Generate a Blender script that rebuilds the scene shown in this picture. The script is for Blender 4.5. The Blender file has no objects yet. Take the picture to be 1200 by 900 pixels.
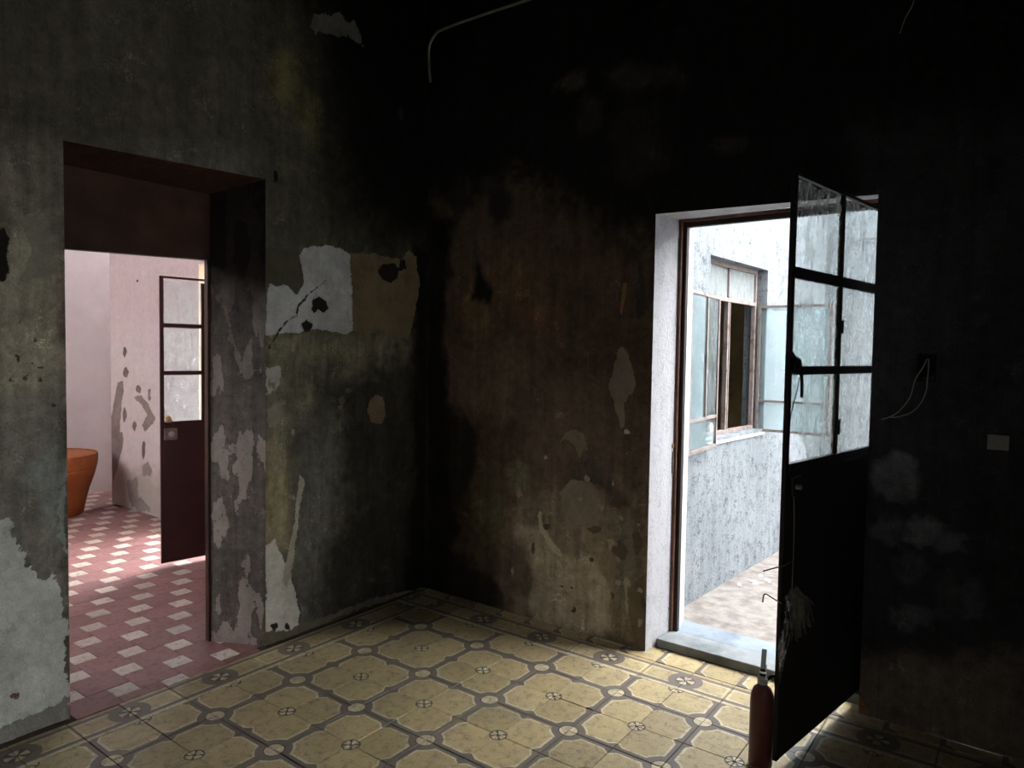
import bpy, bmesh, math, random
import numpy as np
from mathutils import Matrix, Vector

random.seed(4)
sc = bpy.context.scene
COL = sc.collection

# ---------------------------------------------------------------- camera, sky, exposure
cam_data = bpy.data.cameras.new('camera')
cam_data.sensor_width = 36.0
cam_data.lens = 24.557
cam_data.clip_start = 0.02
cam = bpy.data.objects.new('camera', cam_data)
COL.objects.link(cam)
RT = Vector((0.80296, 0.59582, 0.01560))
UP = Vector((-0.03881, 0.02614, 0.99890))
FW = Vector((-0.59476, 0.80269, -0.04411))
m4 = Matrix.Identity(4)
for i_ in range(3):
    m4[i_][0] = RT[i_]; m4[i_][1] = UP[i_]; m4[i_][2] = -FW[i_]
m4[0][3], m4[1][3], m4[2][3] = 2.22509, -2.33747, 1.50208
cam.matrix_world = m4
sc.camera = cam

world = bpy.data.worlds.new('overcast_sky')
sc.world = world
world.use_nodes = True
bg = world.node_tree.nodes['Background']
bg.inputs[0].default_value = (0.985, 0.99, 1.0, 1)
bg.inputs[1].default_value = 20.0
sc.view_settings.view_transform = 'Standard'
sc.view_settings.look = 'None'
sc.view_settings.gamma = 1.0
sc.view_settings.use_curve_mapping = False
sc.view_settings.exposure = 0.35
sc.cycles.use_denoising = True
sc.cycles.max_bounces = 10
sc.cycles.diffuse_bounces = 6
sc.cycles.transparent_max_bounces = 16
sc.cycles.sample_clamp_indirect = 6.0
sc.cycles.caustics_reflective = False
sc.cycles.caustics_refractive = False


# ---------------------------------------------------------------- small helpers
def lin(c):
    return tuple(((v / 255.0) / 12.92 if v / 255.0 <= 0.04045 else ((v / 255.0 + 0.055) / 1.055) ** 2.4) for v in c[:3])


def tag(o, label=None, cat=None, group=None, kind=None):
    if label: o['label'] = label
    if cat: o['category'] = cat
    if group: o['group'] = group
    if kind: o['kind'] = kind
    return o


def empty(name, loc=(0, 0, 0), rz=0.0):
    o = bpy.data.objects.new(name, None)
    COL.objects.link(o)
    o.location = loc
    o.rotation_euler = (0, 0, rz)
    o.empty_display_size = 0.05
    return o


class MB:
    """collects verts and faces and links them as one mesh object"""
    def __init__(self):
        self.v, self.f = [], []

    def add(self, verts, faces):
        k = len(self.v)
        self.v += [tuple(p) for p in verts]
        self.f += [tuple(i + k for i in f) for f in faces]
        return self

    def box(self, x0, x1, y0, y1, z0, z1):
        v = [(x0, y0, z0), (x1, y0, z0), (x1, y1, z0), (x0, y1, z0), (x0, y0, z1), (x1, y0, z1), (x1, y1, z1), (x0, y1, z1)]
        return self.add(v, [(0, 3, 2, 1), (4, 5, 6, 7), (0, 1, 5, 4), (1, 2, 6, 5), (2, 3, 7, 6), (3, 0, 4, 7)])

    def prism(self, poly, z0, z1):
        n = len(poly)
        v = [(x, y, z0) for x, y in poly] + [(x, y, z1) for x, y in poly]
        f = [tuple(range(n - 1, -1, -1)), tuple(range(n, 2 * n))]
        f += [(i, (i + 1) % n, n + (i + 1) % n, n + i) for i in range(n)]
        return self.add(v, f)

    def tube(self, pts, r, n=8, caps=True):
        pts = [Vector(p) for p in pts]
        rs = r if isinstance(r, (list, tuple)) else [r] * len(pts)
        rings, ref = [], None
        for i, p in enumerate(pts):
            d = (pts[min(i + 1, len(pts) - 1)] - pts[max(i - 1, 0)]).normalized()
            if ref is None:
                ref = d.orthogonal().normalized()
            ref = (ref - d * ref.dot(d)).normalized()
            b = d.cross(ref)
            rings.append([p + (ref * math.cos(2 * math.pi * k / n) + b * math.sin(2 * math.pi * k / n)) * rs[i] for k in range(n)])
        v = [q for ring in rings for q in ring]
        f = []
        for i in range(len(pts) - 1):
            for k in range(n):
                f.append((i * n + k, i * n + (k + 1) % n, (i + 1) * n + (k + 1) % n, (i + 1) * n + k))
        if caps:
            f.append(tuple(range(n - 1, -1, -1)))
            f.append(tuple(range((len(pts) - 1) * n, len(pts) * n)))
        return self.add(v, f)

    def lathe(self, prof, n=40, c=(0, 0, 0)):
        v, f = [], []
        for r, z in prof:
            for k in range(n):
                a = 2 * math.pi * k / n
                v.append((c[0] + r * math.cos(a), c[1] + r * math.sin(a), c[2] + z))
        for i in range(len(prof) - 1):
            for k in range(n):
                f.append((i * n + k, i * n + (k + 1) % n, (i + 1) * n + (k + 1) % n, (i + 1) * n + k))
        f.append(tuple(range(n - 1, -1, -1)))
        f.append(tuple(range((len(prof) - 1) * n, len(prof) * n)))
        return self.add(v, f)

    def build(self, name, mat, parent=None, bevel=0.0, smooth=False):
        me = bpy.data.meshes.new(name)
        me.from_pydata(self.v, [], self.f)
        me.validate()
        if bevel > 0:
            bm = bmesh.new(); bm.from_mesh(me)
            bmesh.ops.bevel(bm, geom=list(bm.edges), offset=bevel, segments=2, profile=0.6, affect='EDGES')
            bm.to_mesh(me); bm.free()
        me.materials.append(mat)
        if smooth:
            me.polygons.foreach_set('use_smooth', [True] * len(me.polygons))
            try:
                me.set_sharp_from_angle(angle=math.radians(40))
            except Exception:
                pass
        o = bpy.data.objects.new(name, me)
        COL.objects.link(o)
        if parent: o.parent = parent
        return o


def bez(pts, n=8):
    """smooth path through points (Catmull-Rom)"""
    P = [Vector(p) for p in pts]
    P = [P[0] * 2 - P[1]] + P + [P[-1] * 2 - P[-2]]
    out = []
    for i in range(1, len(P) - 2):
        for k in range(n):
            t = k / n
            a, b, c, d = P[i - 1], P[i], P[i + 1], P[i + 2]
            out.append(0.5 * ((2 * b) + (c - a) * t + (2 * a - 5 * b + 4 * c - d) * t * t + (3 * b - a - 3 * c + d) * t ** 3))
    out.append(P[-2])
    return out


# ---------------------------------------------------------------- node helpers
class NT:
    def __init__(self, name):
        self.mat = bpy.data.materials.new(name)
        self.mat.use_nodes = True
        self.t = self.mat.node_tree
        self.t.nodes.clear()
        self.out = self.t.nodes.new('ShaderNodeOutputMaterial')

    def n(self, kind, **kw):
        nd = self.t.nodes.new(kind)
        for k, v in kw.items(): setattr(nd, k, v)
        return nd

    def put(self, sock, val):
        if hasattr(val, 'is_output') or isinstance(val, bpy.types.NodeSocket):
            self.t.links.new(val, sock)
        elif isinstance(val, (tuple, list)) and len(val) == 3 and sock.type == 'RGBA':
            sock.default_value = (*val, 1)
        else:
            sock.default_value = val

    def m(self, op, a, b=0.0, c=0.0):
        nd = self.n('ShaderNodeMath', operation=op)
        for s, v in zip(nd.inputs, (a, b, c)): self.put(s, v)
        return nd.outputs[0]

    def mix(self, fac, a, b, blend='MIX'):
        nd = self.n('ShaderNodeMix', data_type='RGBA', blend_type=blend)
        self.put(nd.inputs[0], fac); self.put(nd.inputs[6], a); self.put(nd.inputs[7], b)
        return nd.outputs[2]

    def noise(self, vec, scale, detail=6, rough=0.6, dist=0.0):
        nd = self.n('ShaderNodeTexNoise')
        if vec is not None: self.put(nd.inputs['Vector'], vec)
        nd.inputs['Scale'].default_value = scale; nd.inputs['Detail'].default_value = detail
        nd.inputs['Roughness'].default_value = rough; nd.inputs['Distortion'].default_value = dist
        return nd.outputs[0]

    def mapr(self, v, a, b, c, d):
        nd = self.n('ShaderNodeMapRange')
        for s, x in zip(nd.inputs, (v, a, b, c, d)): self.put(s, x)
        return nd.outputs[0]

    def coord(self, which='Object', scale=None):
        o = self.n('ShaderNodeTexCoord').outputs[which]
        if scale:
            mp = self.n('ShaderNodeMapping'); mp.inputs['Scale'].default_value = scale
            self.t.links.new(o, mp.inputs[0]); o = mp.outputs[0]
        return o

    def attr(self, name, out='Color'):
        nd = self.n('ShaderNodeAttribute'); nd.attribute_name = name
        return nd.outputs[out]

    def bsdf(self, col, rough=0.8, height=None, strength=0.3, dist=0.01, spec=0.3, metal=0.0):
        b = self.n('ShaderNodeBsdfPrincipled')
        self.put(b.inputs['Base Color'], col); self.put(b.inputs['Roughness'], rough)
        self.put(b.inputs['Specular IOR Level'], spec); b.inputs['Metallic'].default_value = metal
        if height is not None:
            bp = self.n('ShaderNodeBump'); bp.inputs['Strength'].default_value = strength; bp.inputs['Distance'].default_value = dist
            self.put(bp.inputs['Height'], height); self.t.links.new(bp.outputs[0], b.inputs['Normal'])
        self.t.links.new(b.outputs[0], self.out.inputs[0])
        return self.mat


def simple(name, c, var=0.25, scale=18.0, rough=0.6, spec=0.3, bump=0.15, c2=None, thr=(0.5, 0.7), stretch=None):
    k = NT(name)
    co = k.coord('Object', stretch)
    n1 = k.noise(co, scale); n2 = k.noise(co, scale * 5, 4)
    f = k.mapr(n1, 0.3, 0.7, 1 - var, 1 + var)
    base = k.mix(1.0, lin(c), k.n_comb(f) if hasattr(k, 'n_comb') else lin(c), 'MIX') if False else lin(c)
    vm = k.n('ShaderNodeVectorMath', operation='SCALE')
    vm.inputs[0].default_value = lin(c); k.put(vm.inputs[3], f)
    col = vm.outputs[0]
    if c2:
        col = k.mix(k.mapr(k.noise(co, scale * 0.6, 8), thr[0], thr[1], 0, 1), col, lin(c2))
    return k.bsdf(col, rough, n2, bump, 0.004, spec)


def stained_material(name, var=0.30, streaky=1.0, grit=1.0):
    """plaster: soot and paint colours from the wall's stain layers, ragged flake edges, grain"""
    k = NT(name)
    co = k.coord('Object')
    big = k.noise(co, 4.0, 10, 0.68)
    mid = k.noise(co, 22.0, 8, 0.68)
    fine = k.noise(co, 120.0, 5, 0.65)
    streak = k.noise(k.coord('Object', (15, 15, 1.4)), 1.0, 9, 0.68, 0.6)
    base = k.attr('base')
    f = k.m('MULTIPLY', k.mapr(big, 0.3, 0.7, 1 - var, 1 + var), k.mapr(streak, 0.32, 0.68, 1 - 0.28 * streaky, 1 + 0.28 * streaky))
    f = k.m('MULTIPLY', f, k.mapr(mid, 0.32, 0.68, 1 - 0.26 * grit, 1 + 0.26 * grit))
    f = k.m('MULTIPLY', f, k.mapr(fine, 0.3, 0.7, 1 - 0.22 * grit, 1 + 0.22 * grit))
    vm = k.n('ShaderNodeVectorMath', operation='SCALE'); k.put(vm.inputs[0], base); k.put(vm.inputs[3], f)
    # chipped flecks that bare the paler plaster
    chip = k.m('ADD', k.m('MULTIPLY', k.noise(co, 9.0, 10, 0.75, 0.4), 0.7), k.m('MULTIPLY', fine, 0.3))
    cw_ = k.mapr(chip, 0.57, 0.605, 0, 0.6 * grit)
    v0 = k.n('ShaderNodeVectorMath', operation='SCALE'); k.put(v0.inputs[0], vm.outputs[0]); v0.inputs[3].default_value = 2.1
    body = k.mix(cw_, vm.outputs[0], v0.outputs[0])
    pit = k.m('ADD', k.m('MULTIPLY', k.noise(co, 13.0, 9, 0.75, 0.3), 0.7), k.m('MULTIPLY', fine, 0.3))
    pw_ = k.mapr(pit, 0.565, 0.60, 0, 0.6 * grit)
    v1 = k.n('ShaderNodeVectorMath', operation='SCALE'); k.put(v1.inputs[0], body); v1.inputs[3].default_value = 0.45
    body = k.mix(pw_, body, v1.outputs[0])
    wob = k.noise(co, 60.0, 6, 0.7)
    rag = k.m('MULTIPLY', k.m('SUBTRACT', k.m('ADD', k.m('MULTIPLY', mid, 0.55), k.m('MULTIPLY', wob, 0.45)), 0.5), 3.0)
    def layer(colr, fa, ca, wvar):
        e = k.m('ADD', k.attr(fa, 'Fac'), k.m('MINIMUM', rag, 0.9))
        w = k.mapr(e, -0.06, 0.06, 0, 1)
        v2 = k.n('ShaderNodeVectorMath', operation='SCALE'); k.put(v2.inputs[0], k.attr(ca)); k.put(v2.inputs[3], wvar)
        return k.mix(w, colr, v2.outputs[0]), w
    g = k.m('MULTIPLY', k.mapr(big, 0.3, 0.7, 0.68, 1.2), k.mapr(mid, 0.3, 0.7, 0.85, 1.12))
    g = k.m('MULTIPLY', g, k.mapr(fine, 0.3, 0.7, 0.85, 1.12))
    g = k.m('MULTIPLY', g, k.mapr(pw_, 0.0, 1.0, 1.0, 0.6))
    c, w1 = layer(body, 'flake_a', 'flake_a_colour', g)
    c, w2 = layer(c, 'flake_b', 'flake_b_colour', g)
    h = k.m('SUBTRACT', k.m('ADD', k.m('MULTIPLY', mid, 0.8), k.m('MULTIPLY', fine, 0.45)), k.m('MULTIPLY', k.m('ADD', w1, w2), 0.6))
    h = k.m('SUBTRACT', h, k.m('MULTIPLY', k.m('ADD', cw_, pw_), 0.5))
    return k.bsdf(c, 0.88, h, 0.7, 0.010, 0.2)


def limewash_material(name, white, grey, dirt_amt=0.5, scale=1.0, pit=0.8):
    """weathered limewash with rough pitted grain"""
    k = NT(name)
    co = k.coord('Object')
    big = k.noise(co, 1.6 * scale, 9, 0.62); mid = k.noise(co, 14.0 * scale, 8, 0.7); fine = k.noise(co, 75.0, 5, 0.65)
    streak = k.noise(k.coord('Object', (16, 16, 1.2)), 1.0, 8, 0.6)
    w = k.mapr(k.m('ADD', k.m('MULTIPLY', big, 0.5), k.m('MULTIPLY', streak, 0.5)), 0.44, 0.66, 0, dirt_amt)
    c = k.mix(w, lin(white), lin(grey))
    pits = k.mapr(k.m('ADD', k.m('MULTIPLY', fine, 0.5), k.m('MULTIPLY', mid, 0.5)), 0.50, 0.60, 0, pit)
    c = k.mix(pits, c, lin([v * 0.66 for v in grey]))
    h = k.m('ADD', k.m('MULTIPLY', mid, 0.7), k.m('MULTIPLY', fine, 0.5))
    return k.bsdf(c, 0.92, h, 0.6, 0.012, 0.15)


def glass_material(name, tint, dirt_lo, dirt_hi, scale=1.0):
    k = NT(name)
    co = k.coord('Object', (9 * scale, 9 * scale, 3.0 * scale))
    a = k.noise(co, 2.2, 9, 0.68, 0.8)
    b = k.noise(k.coord('Object'), 55 * scale, 5, 0.7)
    d = k.m('ADD', k.mapr(a, 0.35, 0.68, dirt_lo, dirt_hi), k.mapr(b, 0.5, 0.75, 0, 0.16))
    tr = k.n('ShaderNodeBsdfTransparent'); tr.inputs[0].default_value = (*tint, 1)
    di = k.n('ShaderNodeBsdfDiffuse'); di.inputs[0].default_value = (0.72, 0.75, 0.74, 1)
    tl = k.n('ShaderNodeBsdfTranslucent'); tl.inputs[0].default_value = (0.86, 0.89, 0.89, 1)
    gl = k.n('ShaderNodeBsdfGlossy'); gl.inputs['Roughness'].default_value = 0.06
    m1 = k.n('ShaderNodeMixShader'); m1.inputs[0].default_value = 0.65
    k.t.links.new(di.outputs[0], m1.inputs[1]); k.t.links.new(tl.outputs[0], m1.inputs[2])
    m2 = k.n('ShaderNodeMixShader'); k.put(m2.inputs[0], d)
    k.t.links.new(tr.outputs[0], m2.inputs[1]); k.t.links.new(m1.outputs[0], m2.inputs[2])
    m3 = k.n('ShaderNodeMixShader'); m3.inputs[0].default_value = 0.05
    k.t.links.new(m2.outputs[0], m3.inputs[1]); k.t.links.new(gl.outputs[0], m3.inputs[2])
    k.t.links.new(m3.outputs[0], k.out.inputs[0])
    return k.mat


def tile_finish(k, col, wear=(132, 122, 102), wear_amt=0.45, rough=0.42):
    """grime, scuffs and a different tone for each tile"""
    geo = k.n('ShaderNodeNewGeometry').outputs['Position']
    rnd = k.n('ShaderNodeObjectInfo').outputs['Random']
    a = k.noise(geo, 3.2, 10, 0.72); b = k.noise(geo, 30.0, 8, 0.74, 0.5); c = k.noise(geo, 170.0, 4, 0.65)
    col = k.mix(k.mapr(a, 0.46, 0.66, 0, wear_amt), col, lin(wear))
    col = k.mix(k.mapr(b, 0.50, 0.63, 0, 0.6), col, lin([v * 0.74 for v in wear]))
    f = k.m('MULTIPLY', k.mapr(rnd, 0, 1, 0.84, 1.1), k.mapr(c, 0.3, 0.7, 0.78, 1.2))
    vm = k.n('ShaderNodeVectorMath', operation='SCALE'); k.put(vm.inputs[0], col); k.put(vm.inputs[3], f)
    h = k.m('ADD', b, k.m('MULTIPLY', c, 0.4))
    r = k.mapr(a, 0.35, 0.7, rough - 0.08, rough + 0.2)
    return k.bsdf(vm.outputs[0], r, h, 0.35, 0.003, 0.4)


YEL, CREAM, BAND, LINE = (172, 156, 116), (196, 185, 155), (100, 91, 87), (62, 52, 48)


def field_tile_material():
    """one quarter of the floor motif: cream disc at one corner, petal rosette at the opposite one"""
    k = NT('cement_field_tile')
    uv = k.n('ShaderNodeUVMap'); uv.uv_map = 'UVMap'
    sp = k.n('ShaderNodeSeparateXYZ'); k.t.links.new(uv.outputs[0], sp.inputs[0])
    u, v = sp.outputs[0], sp.outputs[1]
    M = k.m
    wob = M('MULTIPLY', M('SUBTRACT', k.noise(k.n('ShaderNodeNewGeometry').outputs['Position'], 60, 3), 0.5), 0.03)
    lo = M('ADD', M('MINIMUM', u, v), wob); hi = M('MAXIMUM', u, v)
    d0 = M('SQRT', M('ADD', M('MULTIPLY', u, u), M('MULTIPLY', v, v)))
    u1, v1 = M('SUBTRACT', 1.0, u), M('SUBTRACT', 1.0, v)
    dc = M('SQRT', M('ADD', M('MULTIPLY', u1, u1), M('MULTIPLY', v1, v1)))
    hb = M('ADD', 0.085, M('MULTIPLY', M('MAXIMUM', M('SUBTRACT', hi, 0.86), 0.0), 0.75))
    cut = M('SUBTRACT', M('ADD', d0, M('MULTIPLY', M('ADD', u, v), 0.35)), 0.50)
    e = M('MINIMUM', M('SUBTRACT', lo, hb), M('MULTIPLY', cut, 0.75))
    col = k.mix(k.mapr(e, -0.006, 0.006, 0, 1), lin(BAND), lin(CREAM))
    col = k.mix(k.mapr(e, 0.042, 0.062, 0, 1), col, lin(YEL))
    col = k.mix(k.mapr(d0, 0.205, 0.195, 0, 1), col, lin(LINE))
    col = k.mix(k.mapr(d0, 0.180, 0.168, 0, 1), col, lin(CREAM))
    col = k.mix(k.mapr(dc, 0.182, 0.172, 0, 1), col, lin(LINE))
    petal = M('ABSOLUTE', M('SUBTRACT', M('ARCTAN2', v1, u1), math.pi / 4))
    ring = M('MULTIPLY', k.mapr(dc, 0.150, 0.140, 0, 1), k.mapr(petal, 0.20, 0.27, 0, 1))
    ring = M('MULTIPLY', ring, k.mapr(dc, 0.025, 0.04, 0, 1))
    col = k.mix(ring, col, lin(CREAM))
    return tile_finish(k, col)


def border_tile_material():
    """running border: stripes with half a rosette at one end"""
    k = NT('cement_border_tile')
    uv = k.n('ShaderNodeUVMap'); uv.uv_map = 'UVMap'
    sp = k.n('ShaderNodeSeparateXYZ'); k.t.links.new(uv.outputs[0], sp.inputs[0])
    u, v = sp.outputs[0], sp.outputs[1]          # u along the wall, 0 at the rosette; v from field to wall
    M = k.m
    def band(a, b, w=0.012):
        return M('MULTIPLY', k.mapr(v, a - w, a + w, 0, 1), k.mapr(v, b + w, b - w, 0, 1))
    dv = M('SUBTRACT', v, 0.5)
    d = M('SQRT', M('ADD', M('MULTIPLY', u, u), M('MULTIPLY', dv, dv)))
    col = k.mix(band(-1, 0.10), lin(YEL), lin(CREAM))
    col = k.mix(band(0.10, 0.22), col, lin(BAND))
    col = k.mix(band(0.78, 0.90), col, lin(BAND))
    col = k.mix(band(0.90, 2), col, lin((170, 150, 112)))
    inner = M('MULTIPLY', band(0.22, 0.78), k.mapr(u, 0.975, 0.955, 0, 1))
    edge = M('MULTIPLY', inner, M('SUBTRACT', 1.0, M('MULTIPLY', band(0.27, 0.73), k.mapr(u, 0.94, 0.92, 0, 1))))
    col = k.mix(edge, col, lin(CREAM))
    col = k.mix(k.mapr(d, 0.40, 0.385, 0, 1), col, lin(BAND))
    col = k.mix(k.mapr(d, 0.23, 0.22, 0, 1), col, lin(LINE))
    ang = M('ARCTAN2', dv, u)
    pt = M('ABSOLUTE', M('SINE', M('MULTIPLY', ang, 2.0)))
    pet = M('MULTIPLY', k.mapr(d, 0.205, 0.19, 0, 1), k.mapr(pt, 0.82, 0.7, 0, 1))
    pet = M('MULTIPLY', pet, k.mapr(d, 0.03, 0.05, 0, 1))
    col = k.mix(pet, col, lin(CREAM))
    return tile_finish(k, col)


def plain_tile_material(name, c, wear):
    k = NT(name)
    return tile_finish(k, lin(c), wear, 0.4, 0.5)


M_FIELD = field_tile_material()
M_BORDER = border_tile_material()
M_PINK = plain_tile_material('rose_cement_tile', (146, 104, 103), (122, 94, 93))
M_WHITE_TILE = plain_tile_material('pale_cement_tile', (204, 194, 184), (166, 152, 144))
M_MORTAR = simple('dark_joint_mortar', (70, 62, 54), 0.3, 20, 0.9)
M_STAIN = stained_material('sooted_plaster')
M_PINKWALL = stained_material('flaking_pink_plaster', 0.05, 0.12, 0.2)
M_LIME = limewash_material('weathered_limewash', (122, 127, 131), (94, 100, 104), 0.85)
M_REVEAL = limewash_material('pale_rough_reveal', (186, 187, 191), (164, 163, 168), 0.7, 1.0, 0.3)
M_PLAINWALL = simple('dull_interior_plaster', (120, 116, 106), 0.3, 3, 0.9, 0.2)
M_PALEWALL = simple('pale_pink_plaster', (228, 221, 221), 0.06, 2.5, 0.9, 0.2, 0.1, (212, 203, 203), (0.5, 0.75))
M_TANWALL = simple('stained_tan_plaster', (158, 144, 118), 0.3, 3.5, 0.9, 0.2, 0.3, (108, 97, 78), (0.48, 0.7))
M_CEIL = simple('sooty_ceiling_plaster', (40, 38, 36), 0.4, 3, 0.95, 0.1)
M_CONCRETE = simple('dusty_courtyard_concrete', (122, 117, 113), 0.2, 14, 0.95, 0.1, 0.9, (98, 92, 88), (0.45, 0.68))
M_STONE = simple('worn_grey_stone', (122, 127, 129), 0.2, 9, 0.7, 0.3, 0.4, (90, 96, 98), (0.5, 0.7))
M_STONE2 = simple('blue_grey_slab', (112, 122, 132), 0.15, 9, 0.7, 0.3, 0.4, (86, 96, 106), (0.5, 0.7))
M_BROWN = simple('worn_brown_paint', (104, 68, 54), 0.3, 22, 0.5, 0.4, 0.25, (66, 44, 36), (0.5, 0.66))
M_DARKREB = simple('dark_rebate_paint', (44, 36, 34), 0.3, 22, 0.6)
M_TRANSOM = simple('brown_transom_board', (70, 46, 34), 0.35, 5, 0.6, 0.3, 0.2, (38, 26, 20), (0.45, 0.7))
M_DOOR = simple('sooty_dark_steel_paint', (30, 26, 26), 0.35, 8, 0.55, 0.3, 0.15)
M_DOOR2 = simple('dark_maroon_paint', (58, 28, 28), 0.25, 8, 0.5, 0.35, 0.15)
M_WINFR = simple('faded_rosy_brown_window_paint', (128, 116, 112), 0.2, 25, 0.6, 0.3, 0.2, (92, 76, 72), (0.52, 0.66))
M_GLASS = glass_material('dirty_pane_glass', (0.95, 0.98, 0.98), 0.10, 0.42)
M_GLASS_C = glass_material('casement_glass', (0.86, 0.95, 0.965), 0.08, 0.25)
M_GLASS_T = glass_material('dusty_transom_glass', (0.70, 0.84, 0.88), 0.40, 0.65)
M_GLASS_D = glass_material('grimy_door_glass', (0.86, 0.89, 0.90), 0.03, 0.26)
M_TERRA = simple('terracotta', (146, 82, 42), 0.18, 7, 0.6, 0.3, 0.15, (112, 62, 34), (0.5, 0.72))
M_RED = simple('scuffed_red_enamel', (84, 36, 34), 0.25, 20, 0.38, 0.5, 0.1, (84, 44, 40), (0.52, 0.7))
M_BLACK = simple('black_rubber', (20, 20, 21), 0.2, 30, 0.55)
M_STEEL = simple('dull_galvanised_steel', (150, 148, 144), 0.2, 30, 0.4, 0.5)
M_PIPE = simple('grey_conduit', (150, 146, 138), 0.25, 14, 0.5, 0.4)
M_WIRE = simple('pale_insulated_wire', (132, 128, 122), 0.15, 40, 0.5)
M_PLATE = simple('ivory_plastic', (128, 124, 118), 0.15, 30, 0.5)
M_HOLE = simple('near_black_recess', (8, 8, 12), 0.2, 30, 0.9)  # near-black tone for the whole shallow switch box
M_ROPE = simple('dusty_string', (104, 98, 86), 0.25, 60, 0.9)
M_BAG = glass_material('torn_clear_plastic', (0.9, 0.92, 0.92), 0.12, 0.40, 2.0)
M_FLAKE = simple('tan_paper_flake', (176, 140, 104), 0.15, 30, 0.8)
M_JAR = simple('white_glazed_jar', (214, 214, 208), 0.1, 30, 0.4)
M_CABLE = simple('dark_cable', (70, 72, 74), 0.2, 40, 0.6)
M_RUSTBRASS = simple('tarnished_brass', (158, 130, 84), 0.3, 60, 0.45, 0.5)
M_LOCK = simple('dull_grey_lock_paint', (112, 100, 96), 0.25, 40, 0.5, 0.4)

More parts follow.
